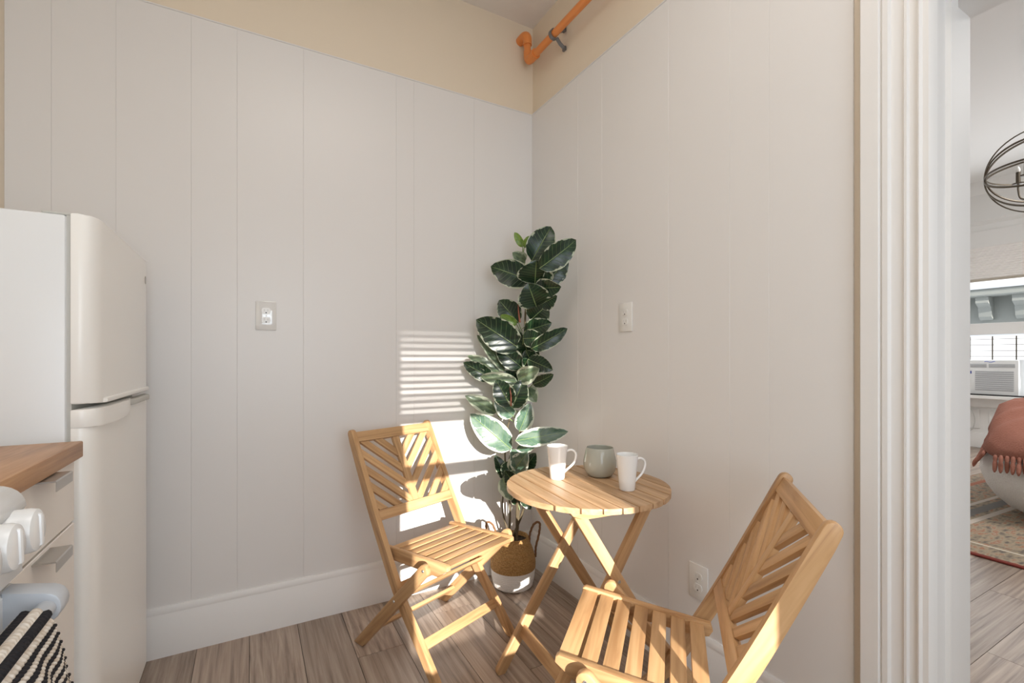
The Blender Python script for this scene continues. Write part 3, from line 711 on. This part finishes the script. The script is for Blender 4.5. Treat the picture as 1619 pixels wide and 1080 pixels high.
def clip(poly, x0, x1, y0, y1):
    def cl(poly, ins, inter):
        out = []
        for i in range(len(poly)):
            a, b_ = poly[i - 1], poly[i]
            if ins(b_):
                if not ins(a): out.append(inter(a, b_))
                out.append(b_)
            elif ins(a): out.append(inter(a, b_))
        return out
    def ix(c): return lambda a, b_: (c, a[1] + (b_[1] - a[1]) * (c - a[0]) / (b_[0] - a[0]))
    def iy(c): return lambda a, b_: (a[0] + (b_[0] - a[0]) * (c - a[1]) / (b_[1] - a[1]), c)
    for ins, it in ((lambda p: p[0] >= x0, ix(x0)), (lambda p: p[0] <= x1, ix(x1)), (lambda p: p[1] >= y0, iy(y0)), (lambda p: p[1] <= y1, iy(y1))):
        poly = cl(poly, ins, it)
        if len(poly) < 3: return []
    return poly
def make_chair(label, loc, yaw, prof=PROF):
    t = thing('folding_chair', label, 'chair', loc, yaw, 'wooden folding chairs')
    P = dict(prof); W, WL, WS = .406, .455, .350
    PU, PW = Vector((1, 0, 0)), Vector((0, 0, 1))
    # matrix mapping local (u,w,lat) -> (x=u, z=w, y=-lat)
    MT = Matrix(((1, 0, 0, 0), (0, 0, -1, 0), (0, 1, 0, 0), (0, 0, 0, 1)))
    Tv, Xv = Vector(P['T']), Vector(P['X']); dv = Xv - Tv; nv_ = Vector((dv.y, -dv.x)).normalized() * -1
    if nv_.x > 0: nv_ = -nv_
    path = smooth_path([Tv, Tv + dv * .25 + nv_ * .006, Tv + dv * .5 + nv_ * .010, Tv + dv * .75 + nv_ * .008, Xv, ((P['X'][0] + P['F'][0]) / 2 + .0, .128), (P['F'][0], -.0), (P['F'][0] + .02, -.02)], 5)[:-5]
    path = [p for p in path if p.y > .004] + [Vector((P['F'][0] + .004, -.004))]
    bt = {}
    for s_ in (1, -1):
        y = s_ * W / 2
        ribbon('post', path, [.036 + .005 * math.sin(PI * min(1, i / len(path) * 1.2)) for i in range(len(path))], -y - .011, -y + .011, MT, 'wood', t, .004, cut=.0)
        yl = s_ * (WL / 2 - .004)
        a, b_ = Vector(P['P']), Vector(P['R']); d = (b_ - a)
        lg = [a, a + d * .5, b_ + d * .0 + d.normalized() * .0]
        lg[-1] = b_ + d.normalized() * .01
        leg = ribbon('leg', lg, .043, -yl - .0105, -yl + .0105, MT, 'wood', t, .004, cut=.0)
        # screw at the leg's head and where leg and post cross
        for q in (P['P'], P['X']):
            yy = yl + s_ * .0105
            lathe('bolt', [(0, 0), (.0055, 0), (.0045, .002), (.002, .001), (0, .001)], 'steel', leg, seg=14,
                  matrix=Matrix.Identity(4)).matrix_basis = leg.matrix_basis.inverted() @ MT @ Matrix(((1, 0, 0, q[0]), (0, 1, 0, q[1]), (0, 0, 1, -yy), (0, 0, 0, 1))) @ (Matrix.Rotation(PI, 4, 'X') if s_ > 0 else Matrix.Identity(4))
        # seat side rail
        ys = s_ * WS / 2
        a, b_ = Vector(P['SB']), Vector(P['SF']); d = (b_ - a).normalized(); n = Vector((-d.y, d.x)); L = (b_ - a).length
        o2 = [(-.0, .012)]
        out = [a + d * (-.012) + n * .006, a + d * (-.02) + n * -.012, a + d * (-.012) + n * -.030, a + d * .02 + n * -.040, a + d * (L * .45) + n * -.040, a + d * (L - .05) + n * -.045, a + d * (L + .004) + n * -.014, a + d * (L + .004) + n * -.0, a + d * (L - .004) + n * .006, a + d * (L * .5) + n * .004]
        sr = link('seat_rail', prism_me('seat_rail', [tuple(v) for v in out], -ys - .010, -ys + .010, .003), 'wood', t, MT); auto_smooth(sr)
        lathe('bolt', [(0, 0), (.0055, 0), (.0045, .002), (.002, .001), (0, .001)], 'steel', sr, seg=14).matrix_basis = Matrix.Translation((a.x + .004, a.y - .012, -ys + s_ * -.010)) @ (Matrix.Rotation(PI, 4, 'X') if s_ > 0 else Matrix.Identity(4))
    # seat slats
    a, b_ = Vector(P['SB']), Vector(P['SF']); d = (b_ - a).normalized(); n = Vector((-d.y, d.x)); L = (b_ - a).length; N = 7
    pitch = (L + .004) / N; hwid = WS / 2 - .0102
    for k in range(N):
        c = a + d * (pitch * (k + .5)) + n * (-.006)
        bar('seat_slat', (c.x, -hwid, c.y), (c.x, hwid, c.y), pitch - .0125 + (.006 if k == N - 1 else 0), .011, (d.x, 0, d.y), 'wood', t, bev=.002)
    # backrest in its own plane: v lateral, s down from the top along the post
    T0 = Vector((P['T'][0], 0, P['T'][1])); D = Vector((P['X'][0] - P['T'][0], 0, P['X'][1] - P['T'][1])).normalized()
    Mb = frame(T0 + Vector((0.006 * 0, 0, 0)), (0, 1, 0), D)
    hw = W / 2 - .0112
    def rect(name, v0, v1, s0, s1, th, off=0, bev=.002, par=None):
        me = prism_me(name, [(v0, s0), (v1, s0), (v1, s1), (v0, s1)], off - th / 2, off + th / 2, bev)
        # rotate so that grain runs along the long side
        o = link(name, me, 'wood' if (v1 - v0) < (s1 - s0) else 'wood', par or t, Mb); auto_smooth(o); return o
    rect('top_rail', -hw, hw, -.004, .040, .020)
    rect('bottom_rail', -hw, hw, .336, .376, .020)
    ce = link('centre_stile', prism_me('centre_stile', [(.041, -.017), (.335, -.017), (.335, .017), (.041, .017)], -.008, .008, .002), 'wood', t, Mb @ Matrix(((0, 1, 0, 0), (1, 0, 0, 0), (0, 0, -1, 0), (0, 0, 0, 1)))); auto_smooth(ce)
    for s_ in (1, -1):
        for k in range(-2, 5):
            s0 = .085 + k * .0735          # slat axis height at outer post (goes down 45 degrees to the centre)
            hwv = .0205                    # half of its height measured along s
            poly = [(.0, s0 + hw - hwv), (hw, s0 - hwv), (hw, s0 + hwv), (.0, s0 + hw + hwv)]
            poly = clip(poly, .0175, hw, .041, .335)
            if len(poly) < 3: continue
            c_ = Vector((sum(p[0] for p in poly) / len(poly), sum(p[1] for p in poly) / len(poly)))
            if s_ < 0: poly = [(-p[0], p[1]) for p in poly]; c_.x = -c_.x
            # express in a frame whose x runs along the slat
            ex = Vector((s_, -1)).normalized(); ey = Vector((1, s_)).normalized()
            loc2 = [((p[0] - c_.x) * ex.x + (p[1] - c_.y) * ex.y, (p[0] - c_.x) * ey.x + (p[1] - c_.y) * ey.y) for p in poly]
            R2 = Matrix(((ex.x, ey.x, 0, c_.x), (ex.y, ey.y, 0, c_.y), (0, 0, 1, 0), (0, 0, 0, 1)))
            if ex.x * ey.y - ex.y * ey.x < 0:
                R2 = Matrix(((ex.x, ey.x, 0, c_.x), (ex.y, ey.y, 0, c_.y), (0, 0, -1, 0), (0, 0, 0, 1)))
            o = link('back_slat', prism_me('back_slat', loc2, -.0065, .0065, .0012), 'wood', t, Mb @ R2); auto_smooth(o)
    # cross bars
    def xbar(name, q, half, w_, th, wd): bar(name, (q[0], -half, q[1]), (q[0], half, q[1]), w_, th, wd, 'wood', t, bev=.002)
    dl = (Vector(P['R']) - Vector(P['P'])).normalized(); lp = lambda k: (Vector(P['P']) + (Vector(P['R']) - Vector(P['P'])) * k)
    xbar('leg_rail', lp(.10), WL / 2 - .015, .032, .014, (dl.x, 0, dl.y))
    xbar('leg_rail', lp(.80), WL / 2 - .015, .032, .014, (dl.x, 0, dl.y))
    xbar('leg_rail', lp(.335), WL / 2 - .015, .026, .012, (dl.x, 0, dl.y))
    xbar('post_rail', (.122, .112), W / 2 - .011, .036, .014, (.75, 0, -.66))
    xbar('post_rail', (-.018, .286), W / 2 - .011, .026, .012, (.55, 0, -.83))
    return t
make_chair('wooden folding chair beside the potted plant, turned towards the table', (-.696, -.422, 0), -1.199)
make_chair('nearest wooden folding chair in the foreground right, low outlet behind it', (-.441, -1.396, 0), 2.300, PROF2)

# ------------------------------------------------------------------ table
TH, TR = .703, .289
tb = thing('bistro_table', 'round slatted wooden bistro table holding the mugs', 'table', (-.318, -.899, 0), math.radians(-4.9))
NP = 10; pw = 2 * TR / NP
for k in range(NP):
    x0 = -TR + k * pw + .0024; x1 = -TR + (k + 1) * pw - .0024
    if k == 0: x0 = -TR
    if k == NP - 1: x1 = TR
    n = 8; pts = []
    xs = [x0 + (x1 - x0) * i / n for i in range(n + 1)]
    up_ = [(x, math.sqrt(max(0, TR * TR - x * x))) for x in xs]; dn = [(x, -y) for x, y in up_[::-1]]
    pts = up_ + dn
    if k == 0: pts = up_[1:] + dn[:-1] + [(-TR, 0)]
    if k == NP - 1: pts = up_[:-1] + [(TR, 0)] + dn[1:]
    # local frame: x along the plank (world y)
    me = prism_me('plank', [(p[1], -(p[0] - (x0 + x1) / 2)) for p in pts], TH - .018, TH, .0022)
    o = link('plank', me, 'wood_top', tb, Matrix.Translation(((x0 + x1) / 2, 0, 0)) @ Matrix(((0, -1, 0, 0), (1, 0, 0, 0), (0, 0, 1, 0), (0, 0, 0, 1)))); auto_smooth(o)
for y in (-.200, .200):
    hl_ = math.sqrt(TR ** 2 - .2 ** 2) - .012
    out = [(-hl_, TH - .0185), (hl_, TH - .0185), (hl_ - .01, TH - .03), (hl_ - .05, TH - .045), (-hl_ + .05, TH - .045), (-hl_ + .01, TH - .03)]
    prism('top_batten', out, y - .011, y + .011, 'wood', tb, .002, (0, 2, 1))
zt = TH - .040; s0, b0 = .148, .272
for y, so in ((-.178, 1), (.178, 1)):
    for kind, sg, yy in (('outer', -1, y), ('inner', 1, y * (1 - .135))):
        a = Vector((sg * s0, yy, zt)); b_ = Vector((-sg * b0, yy, .012))
        bar('leg', a, b_, .038, .021, (1, 0, .6), 'wood', tb, True, True, .003)
    lathe('bolt', [(0, 0), (.006, 0), (.005, .002), (0, .002)], 'steel', tb, seg=14, matrix=Matrix.Translation((0, y + (-.011 if y < 0 else .011), zt * .648)) @ Matrix.Rotation(PI / 2 if y < 0 else -PI / 2, 4, 'X'))
    lathe('bolt', [(0, 0), (.006, 0), (.005, .002), (0, .002)], 'steel', tb, seg=14, matrix=Matrix.Translation((-s0, y + (-.024 if y < 0 else .024), TH - .033)) @ Matrix.Rotation(PI / 2 if y < 0 else -PI / 2, 4, 'X'))
for sg, q in ((-1, .178), (1, .154)):
    a = Vector((sg * s0, 0, zt)); b_ = Vector((-sg * b0, 0, .012)); c = a + (b_ - a) * .80; d_ = (b_ - a).normalized()
    bar('leg_rail', (c.x, -q + .010, c.z), (c.x, q - .010, c.z), .040, .013, d_, 'wood', tb)

# ------------------------------------------------------------------ things on the table
def mug(label, loc, rot, rt, rb, h):
    t = thing('mug', label, 'mug', loc, rot, 'white mugs on the table')
    prof = [(0, 0), (rb * .92, 0), (rb, .003), (rb + (rt - rb) * .25, h * .3), (rb + (rt - rb) * .55, h * .62), (rt * .985, h * .95), (rt, h - .001), (rt - .001, h), (rt - .0028, h - .001), (rb + (rt - rb) * .5 - .004, h * .62), (rb - .003, h * .12), (rb * .7, .006), (0, .006)]
    lathe('body', prof, 'china', t, seg=48)
    pts = smooth_path([(rb + (rt - rb) * .82 - .002, 0, h * .83), (rt + .012, 0, h * .865), (rt + .027, 0, h * .80), (rt + .031, 0, h * .66), (rt + .021, 0, h * .45), (rb + .008, 0, h * .26), (rb + (rt - rb) * .12 - .001, 0, h * .20)], 6)
    tube('handle', pts, .0042, 'china', t, 10)
    return t
ang = math.atan2(RT.y, RT.x)
mug('white mug at the far left of the table, next to the plant', (-.372, -.790, TH + .0005), ang + .05, .0395, .0275, .124)
mug('white mug nearest the front right of the table', (-.247, -1.030, TH + .0005), ang + .25, .0375, .0265, .122)
cj = thing('candle_jar', 'sage green rounded glass candle jar between the two mugs', 'candle', (-.205, -.835, TH + .0005))
hj = .110
jar = [(0, 0), (.036, 0), (.046, .004), (.057, .020), (.0625, .042), (.062, .060), (.057, .085), (.0515, hj - .002), (.0500, hj), (.0485, hj - .002), (.054, .083), (.058, .058), (.0585, .042), (.053, .020), (.040, .008), (0, .008)]
lathe('jar', jar, 'sage', cj, seg=48)
lathe('wax', [(0, .01), (.040, .012), (.0525, .022), (.0575, .042), (.0570, .066), (0, .068)], 'wax', cj, seg=40)
tube('wick', [(0, 0, .067), (.001, 0, .080)], .0012, 'wick', cj, 6)

# ------------------------------------------------------------------ plant basket
BX, BY = -.212, -.165
bk = thing('plant_basket', 'seagrass belly basket with white base standing in the corner', 'basket', (BX, BY, 0))
def weave(name, prof, material, pitch=.0075, amp=.0018, seg=96, inner=None):
    # resample the profile and add rope courses
    P = [Vector(p) for p in prof]; pts = []
    for a, b_ in zip(P, P[1:]):
        n = max(2, int((b_ - a).length / .0015))
        for k in range(n): pts.append(a + (b_ - a) * k / n)
    pts.append(P[-1]); bm = bmesh.new(); rings = []; acc = 0
    for i, p in enumerate(pts):
        if i: acc += (pts[i] - pts[i - 1]).length
        c = abs(math.sin(PI * acc / pitch)); course = int(acc / pitch); ring_ = []
        for k in range(seg):
            a = 2 * PI * k / seg; q = abs(math.sin(seg * .25 * a + course * 1.57 + acc * 120))
            r = p.x + amp * (c + .5 * q * c)
            ring_.append(bm.verts.new((r * math.cos(a), r * math.sin(a), p.y)))
        rings.append(ring_)
    for a, b_ in zip(rings, rings[1:]):
        for k in range(seg): bm.faces.new((a[k], b_[k], b_[(k + 1) % seg], a[(k + 1) % seg]))
    return link(name, finish(bm, name, True), material, bk)
weave('white_base', [(.0, .002), (.085, .003), (.098, .012), (.106, .045), (.112, .098)], 'basket_white', .009, .0012)
weave('woven_side', [(.1115, .096), (.113, .120), (.110, .150), (.100, .185), (.087, .215), (.078, .240), (.076, .252), (.072, .252), (.073, .225)], 'seagrass')
lathe('liner', [(0, .215), (.074, .222), (.0745, .232)], 'soil', bk)
for s_ in (1, -1):
    d = RT * s_; base = Vector((0, 0, 0)); nrm = FW * -1
    a0 = d * .085 + nrm * .025; a1 = d * .085 - nrm * .03
    pts = smooth_path([tuple(d * .083 + Vector((0, 0, .205))), tuple(d * .086 + Vector((0, 0, .262))), tuple(d * .106 + nrm * .01 + Vector((0, 0, .315))), tuple(d * .134 + nrm * .012 + Vector((0, 0, .322))), tuple(d * .132 + nrm * .012 + Vector((0, 0, .27))), tuple(d * .116 + nrm * .008 + Vector((0, 0, .20))), tuple(d * .114 + Vector((0, 0, .145)))], 7)
    bm = bmesh.new()
    for ph in range(3):
        tw_ = []
        for i, p in enumerate(pts):
            t_ = (pts[min(i + 1, len(pts) - 1)] - pts[max(i - 1, 0)]).normalized(); u = t_.orthogonal().normalized(); v = t_.cross(u); a = i * .75 + ph * 2.094
            tw_.append(p + (u * math.cos(a) + v * math.sin(a)) * .0032)
        tube_bm(bm, tw_, .0032, 6)
    link('handle', finish(bm, 'handle', True), 'handle_rope', bk)

# ------------------------------------------------------------------ rubber plant
pl = thing('rubber_plant', 'tall variegated rubber plant in the corner of the room', 'plant', (BX, BY, .224))
PO = Vector((BX, BY, .224))
DEP = (Vector((BX, BY, 0)) - CAM).dot(FW)
def at(px_, py_, dep):
    """point of the plant seen in the photograph at px,py and standing dep metres from the lens plane"""
    return CAM + (FW + RT * ((px_ - 809.5) / F_PX) - UP * ((py_ - HY) / F_PX)) * dep
stems = [([(816, 868), (818, 790), (823, 700), (826, 620), (829, 540), (833, 470), (846, 420), (850, 384)], .0075),
         ([(828, 868), (829, 800), (836, 740), (834, 660), (822, 600), (818, 560)], .0065),
         ([(808, 868), (806, 800), (799, 740), (800, 690), (812, 640)], .0060),
         ([(798, 868), (795, 810), (797, 770), (806, 720)], .0055),
         ([(822, 868), (820, 820), (822, 770), (826, 720)], .0055)]
for i, (sp_, r) in enumerate(stems):
    d = DEP - .012 + .010 * ((i * 7) % 5 - 2)
    pts = []
    for k, (x, y) in enumerate(sp_):
        p = at(x, y, d)
        if k == 0: p = Vector((BX + .022 * math.cos(i * 1.3), BY + .022 * math.sin(i * 1.3), .226))
        pts.append(p - PO)
    sp2 = smooth_path(pts, 5); n = len(sp2)
    tube('stem', sp2, [r * (1 - .5 * q / n) for q in range(n)], 'stem', pl, 8)
def leaf(base, tip, wpx, mat_='leaf', depth=0., L=None, twist=0., curl=.18, fold=.22, droop=None):
    """base, tip in photo pixels"""
    z0 = DEP - .02 + depth
    for q_ in (base, tip):
        for w_ in (-1, 1):                # keep every blade clear of the two walls
            u_ = q_[0] + w_ * wpx * .6
            r_ = FW + RT * ((u_ - 809.5) / F_PX)
            if r_.x > 0: z0 = min(z0, (-.035 - CAM.x) / r_.x)
            z0 = min(z0, (-.045 - CAM.y) / r_.y)
    B = at(base[0], base[1], z0); T = at(tip[0], tip[1], z0); l = (T - B).length
    Lw = L or max(l, .125); toward = math.sqrt(max(0, Lw * Lw - l * l))
    z1 = z0 - toward
    T = at(tip[0], tip[1], z1); ax = (T - B); Lr = ax.length; ax.normalize()
    view = (B + T) / 2 - CAM; view.normalize()
    wd = ax.cross(view).normalized(); nrm = wd.cross(ax).normalized()
    if nrm.dot(view) > 0: nrm = -nrm
    wd = nrm.cross(ax).normalized()
    # reflect: normal should lean upwards and to the viewer; twist turns the blade about its axis
    c, s_ = math.cos(twist), math.sin(twist); wd, nrm = wd * c + nrm * s_, nrm * c - wd * s_
    W = wpx * 1.13 / F_PX * z0 / max(.35, abs(c)); nu, nv = 14, 8
    bm = bmesh.new(); uvl = bm.loops.layers.uv.new('UVMap'); G = []
    ph = random.random() * 6
    for i in range(nu + 1):
        t_ = i / nu; row = []
        wt = (math.sin(PI * min(1, t_ ** .82)) ** .62) * .5 * W if 0 < t_ < 1 else .0006
        if t_ > .93: wt = max(wt * .75, .0006)
        arch = curl * Lr * (4 * t_ * (1 - t_)) * .45
        for j in range(nv + 1):
            q = j / nv * 2 - 1
            rip = .0028 * math.sin(t_ * 16 + ph) * abs(q) ** 2 * (1 if q > 0 else -1)
            p = B + ax * (t_ * Lr) + wd * (q * wt * math.cos(fold * abs(q))) + nrm * (arch + fold * wt * (abs(q) ** 1.3) + rip)
            row.append(bm.verts.new(p - PO))
        G.append(row)
    for i in range(nu):
        for j in range(nv):
            f = bm.faces.new((G[i][j], G[i + 1][j], G[i + 1][j + 1], G[i][j + 1])); f.smooth = True
            for lp, (a, b_) in zip(f.loops, ((i, j), (i + 1, j), (i + 1, j + 1), (i, j + 1))): lp[uvl].uv = (a / nu, b_ / nv)
    me = bpy.data.meshes.new('leaf'); 
    f0 = list(bm.faces)[len(bm.faces) // 2]; f0.normal_update()
    bm.normal_update()
    if sum((f.normal.dot(nrm) for f in bm.faces)) < 0: bmesh.ops.reverse_faces(bm, faces=bm.faces)
    bm.to_mesh(me); bm.free(); me.materials.append(M[mat_])
    o = bpy.data.objects.new('leaf', me); COL.objects.link(o); o.parent = pl
    # midrib as a sub-part and a short stalk
    rib = [B + ax * (k / 8 * Lr) + nrm * (curl * Lr * 4 * (k / 8) * (1 - k / 8) * .45 + .0006) - PO for k in range(9)]
    tube('midrib', rib, [.0016 * (1 - .8 * k / 8) for k in range(9)], 'petiole', o, 5)
    return o, B
def Z4(x, y): return (700 + x / 3.377, 340 + y / 3.377)
def Z5(x, y): return (700 + x / 3.177, 620 + y / 3.177)
LV = [ (Z5(395, 390), Z5(345, 285), 26, 'leaf_pale', -.02, .13, .2), (Z5(370, 470), Z5(310, 395), 22, 'leaf', -.01, .12, 0), (Z5(400, 470), Z5(455, 370), 26, 'leaf', .01, .12, 0),
 (Z5(345, 470), Z5(385, 370), 24, 'leaf_grey', .0, .12, 0), (Z4(395, 690), Z4(330, 590), 30, 'leaf', .04, .15, 0), (Z4(500, 830), Z4(440, 720), 30, 'leaf', .03, .14, 0), (Z4(520, 440), Z4(470, 300), 34, 'leaf', .02, .14, 0),
 # base, tip, width px, material, depth offset, L
 (Z4(475, 245), Z4(578, 62), 40, 'leaf', -.10, .15, 0), (Z4(515, 285), Z4(712, 132), 36, 'leaf', .02, .20, .2), (Z4(470, 352), Z4(256, 275), 40, 'leaf', -.01, .19, .1),
 (Z4(545, 372), Z4(662, 225), 30, 'leaf', .04, .16, .3), (Z4(492, 365), Z4(500, 240), 52, 'leaf', -.13, .13, 0), (Z4(500, 385), Z4(632, 385), 28, 'leaf', .02, .14, .3),
 (Z4(500, 490), Z4(455, 366), 46, 'leaf', -.11, .13, 0), (Z4(470, 560), Z4(560, 478), 40, 'leaf', .0, .12, 0), (Z4(405, 575), Z4(300, 455), 34, 'leaf', .01, .14, 0),
 (Z4(395, 585), Z4(308, 535), 14, 'leaf_young', -.02, .07, 0), (Z4(415, 715), Z4(178, 558), 46, 'leaf', -.03, .23, 0), (Z4(435, 622), Z4(582, 575), 28, 'leaf', -.06, .15, 0),
 (Z4(470, 715), Z4(665, 605), 24, 'leaf', .0, .19, .2), (Z4(430, 660), Z4(542, 655), 26, 'leaf', -.10, .12, 0), (Z4(330, 835), Z4(182, 640), 20, 'leaf_grey', .02, .21, .5),
 (Z4(425, 815), Z4(285, 705), 30, 'leaf', -.01, .15, 0), (Z4(455, 770), Z4(588, 828), 24, 'leaf', -.01, .14, 0), (Z4(275, 880), Z4(110, 788), 24, 'leaf', .0, .17, 0),
 (Z4(305, 845), Z4(132, 752), 18, 'leaf_grey', .03, .18, .3), (Z4(400, 895), Z4(200, 862), 22, 'leaf_grey', -.03, .17, 0), (Z4(402, 880), Z4(515, 818), 26, 'leaf_grey', -.03, .14, 0),
 (Z4(480, 905), Z4(592, 850), 18, 'leaf', .0, .13, .2), (Z4(362, 1020), Z4(285, 880), 32, 'leaf', -.05, .14, 0), (Z4(372, 1030), Z4(432, 880), 32, 'leaf', -.04, .15, 0),
 (Z4(452, 925), Z4(500, 1000), 22, 'leaf_grey', .0, .10, 0), (Z4(285, 1055), Z4(118, 965), 22, 'leaf_grey', .0, .19, .2), (Z4(460, 760), Z4(425, 640), 28, 'leaf', .02, .14, 0),
 (Z5(345, 288), Z5(138, 110), 40, 'leaf_pale', -.06, .23, 0), (Z5(365, 245), Z5(630, 198), 27, 'leaf_pale', -.05, .22, 0), (Z5(385, 195), Z5(438, 55), 26, 'leaf_pale', -.02, .15, .2),
 (Z5(355, 120), Z5(260, 40), 26, 'leaf_pale', -.02, .13, 0), (Z5(372, 292), Z5(482, 252), 18, 'leaf_pale', -.05, .12, 0), (Z5(350, 405), Z5(425, 300), 30, 'leaf_pale', -.03, .14, 0),
 (Z5(395, 405), Z5(468, 305), 24, 'leaf', .0, .13, 0), (Z5(320, 440), Z5(262, 318), 18, 'leaf', .01, .13, .2), (Z5(300, 430), Z5(348, 545), 22, 'leaf_grey', -.02, .13, .2),
 (Z5(345, 350), Z5(315, 440), 24, 'leaf', .0, .10, 0), (Z5(400, 520), Z5(442, 590), 16, 'leaf', .0, .09, 0), (Z5(330, 130), Z5(285, 60), 22, 'leaf_young', -.02, .08, 0),
 (Z4(428, 172), Z4(384, 92), 11, 'leaf_young', .0, .06, 0), (Z4(435, 175), Z4(462, 112), 10, 'leaf_young', .0, .06, 0), (Z4(440, 250), Z4(372, 200), 20, 'leaf_grey', .04, .10, 0),
 (Z4(520, 480), Z4(610, 430), 26, 'leaf', .03, .12, 0), (Z4(350, 800), Z4(230, 680), 22, 'leaf', .03, .16, 0), (Z5(380, 560), Z5(345, 500), 16, 'leaf', .01, .08, 0),
 (Z4(440, 800), Z4(505, 700), 26, 'leaf', .03, .12, 0), (Z4(350, 960), Z4(430, 810), 36, 'leaf', .05, .16, 0), (Z4(420, 960), Z4(330, 830), 36, 'leaf', .05, .16, 0)]
for base, tip, wpx, mt_, dep, L, tw_ in LV:
    o, B = leaf(base, tip, wpx, mt_, dep, L, tw_)
    # stalk to the nearest stem line
    k = at(826, base[1] + 14, DEP - .012) if base[1] < 640 else at(822, base[1] + 10, DEP - .012)
    if (B - k).length < .12 and (B - k).length > .01:
        tube('leaf_stalk', smooth_path([k - PO, (k + B) / 2 - PO + Vector((0, 0, -.004)), B - PO], 3), .0022, 'petiole', pl, 6)
tube('leaf_bud', [at(822, 510, DEP - .07) - PO, at(820, 494, DEP - .07) - PO, at(819, 478, DEP - .07) - PO], [.005, .004, .001], 'bud', pl, 8)
tube('leaf_bud', [at(808, 642, DEP - .10) - PO, at(808, 625, DEP - .10) - PO, at(806, 612, DEP - .10) - PO], [.004, .0035, .001], 'bud', pl, 8)
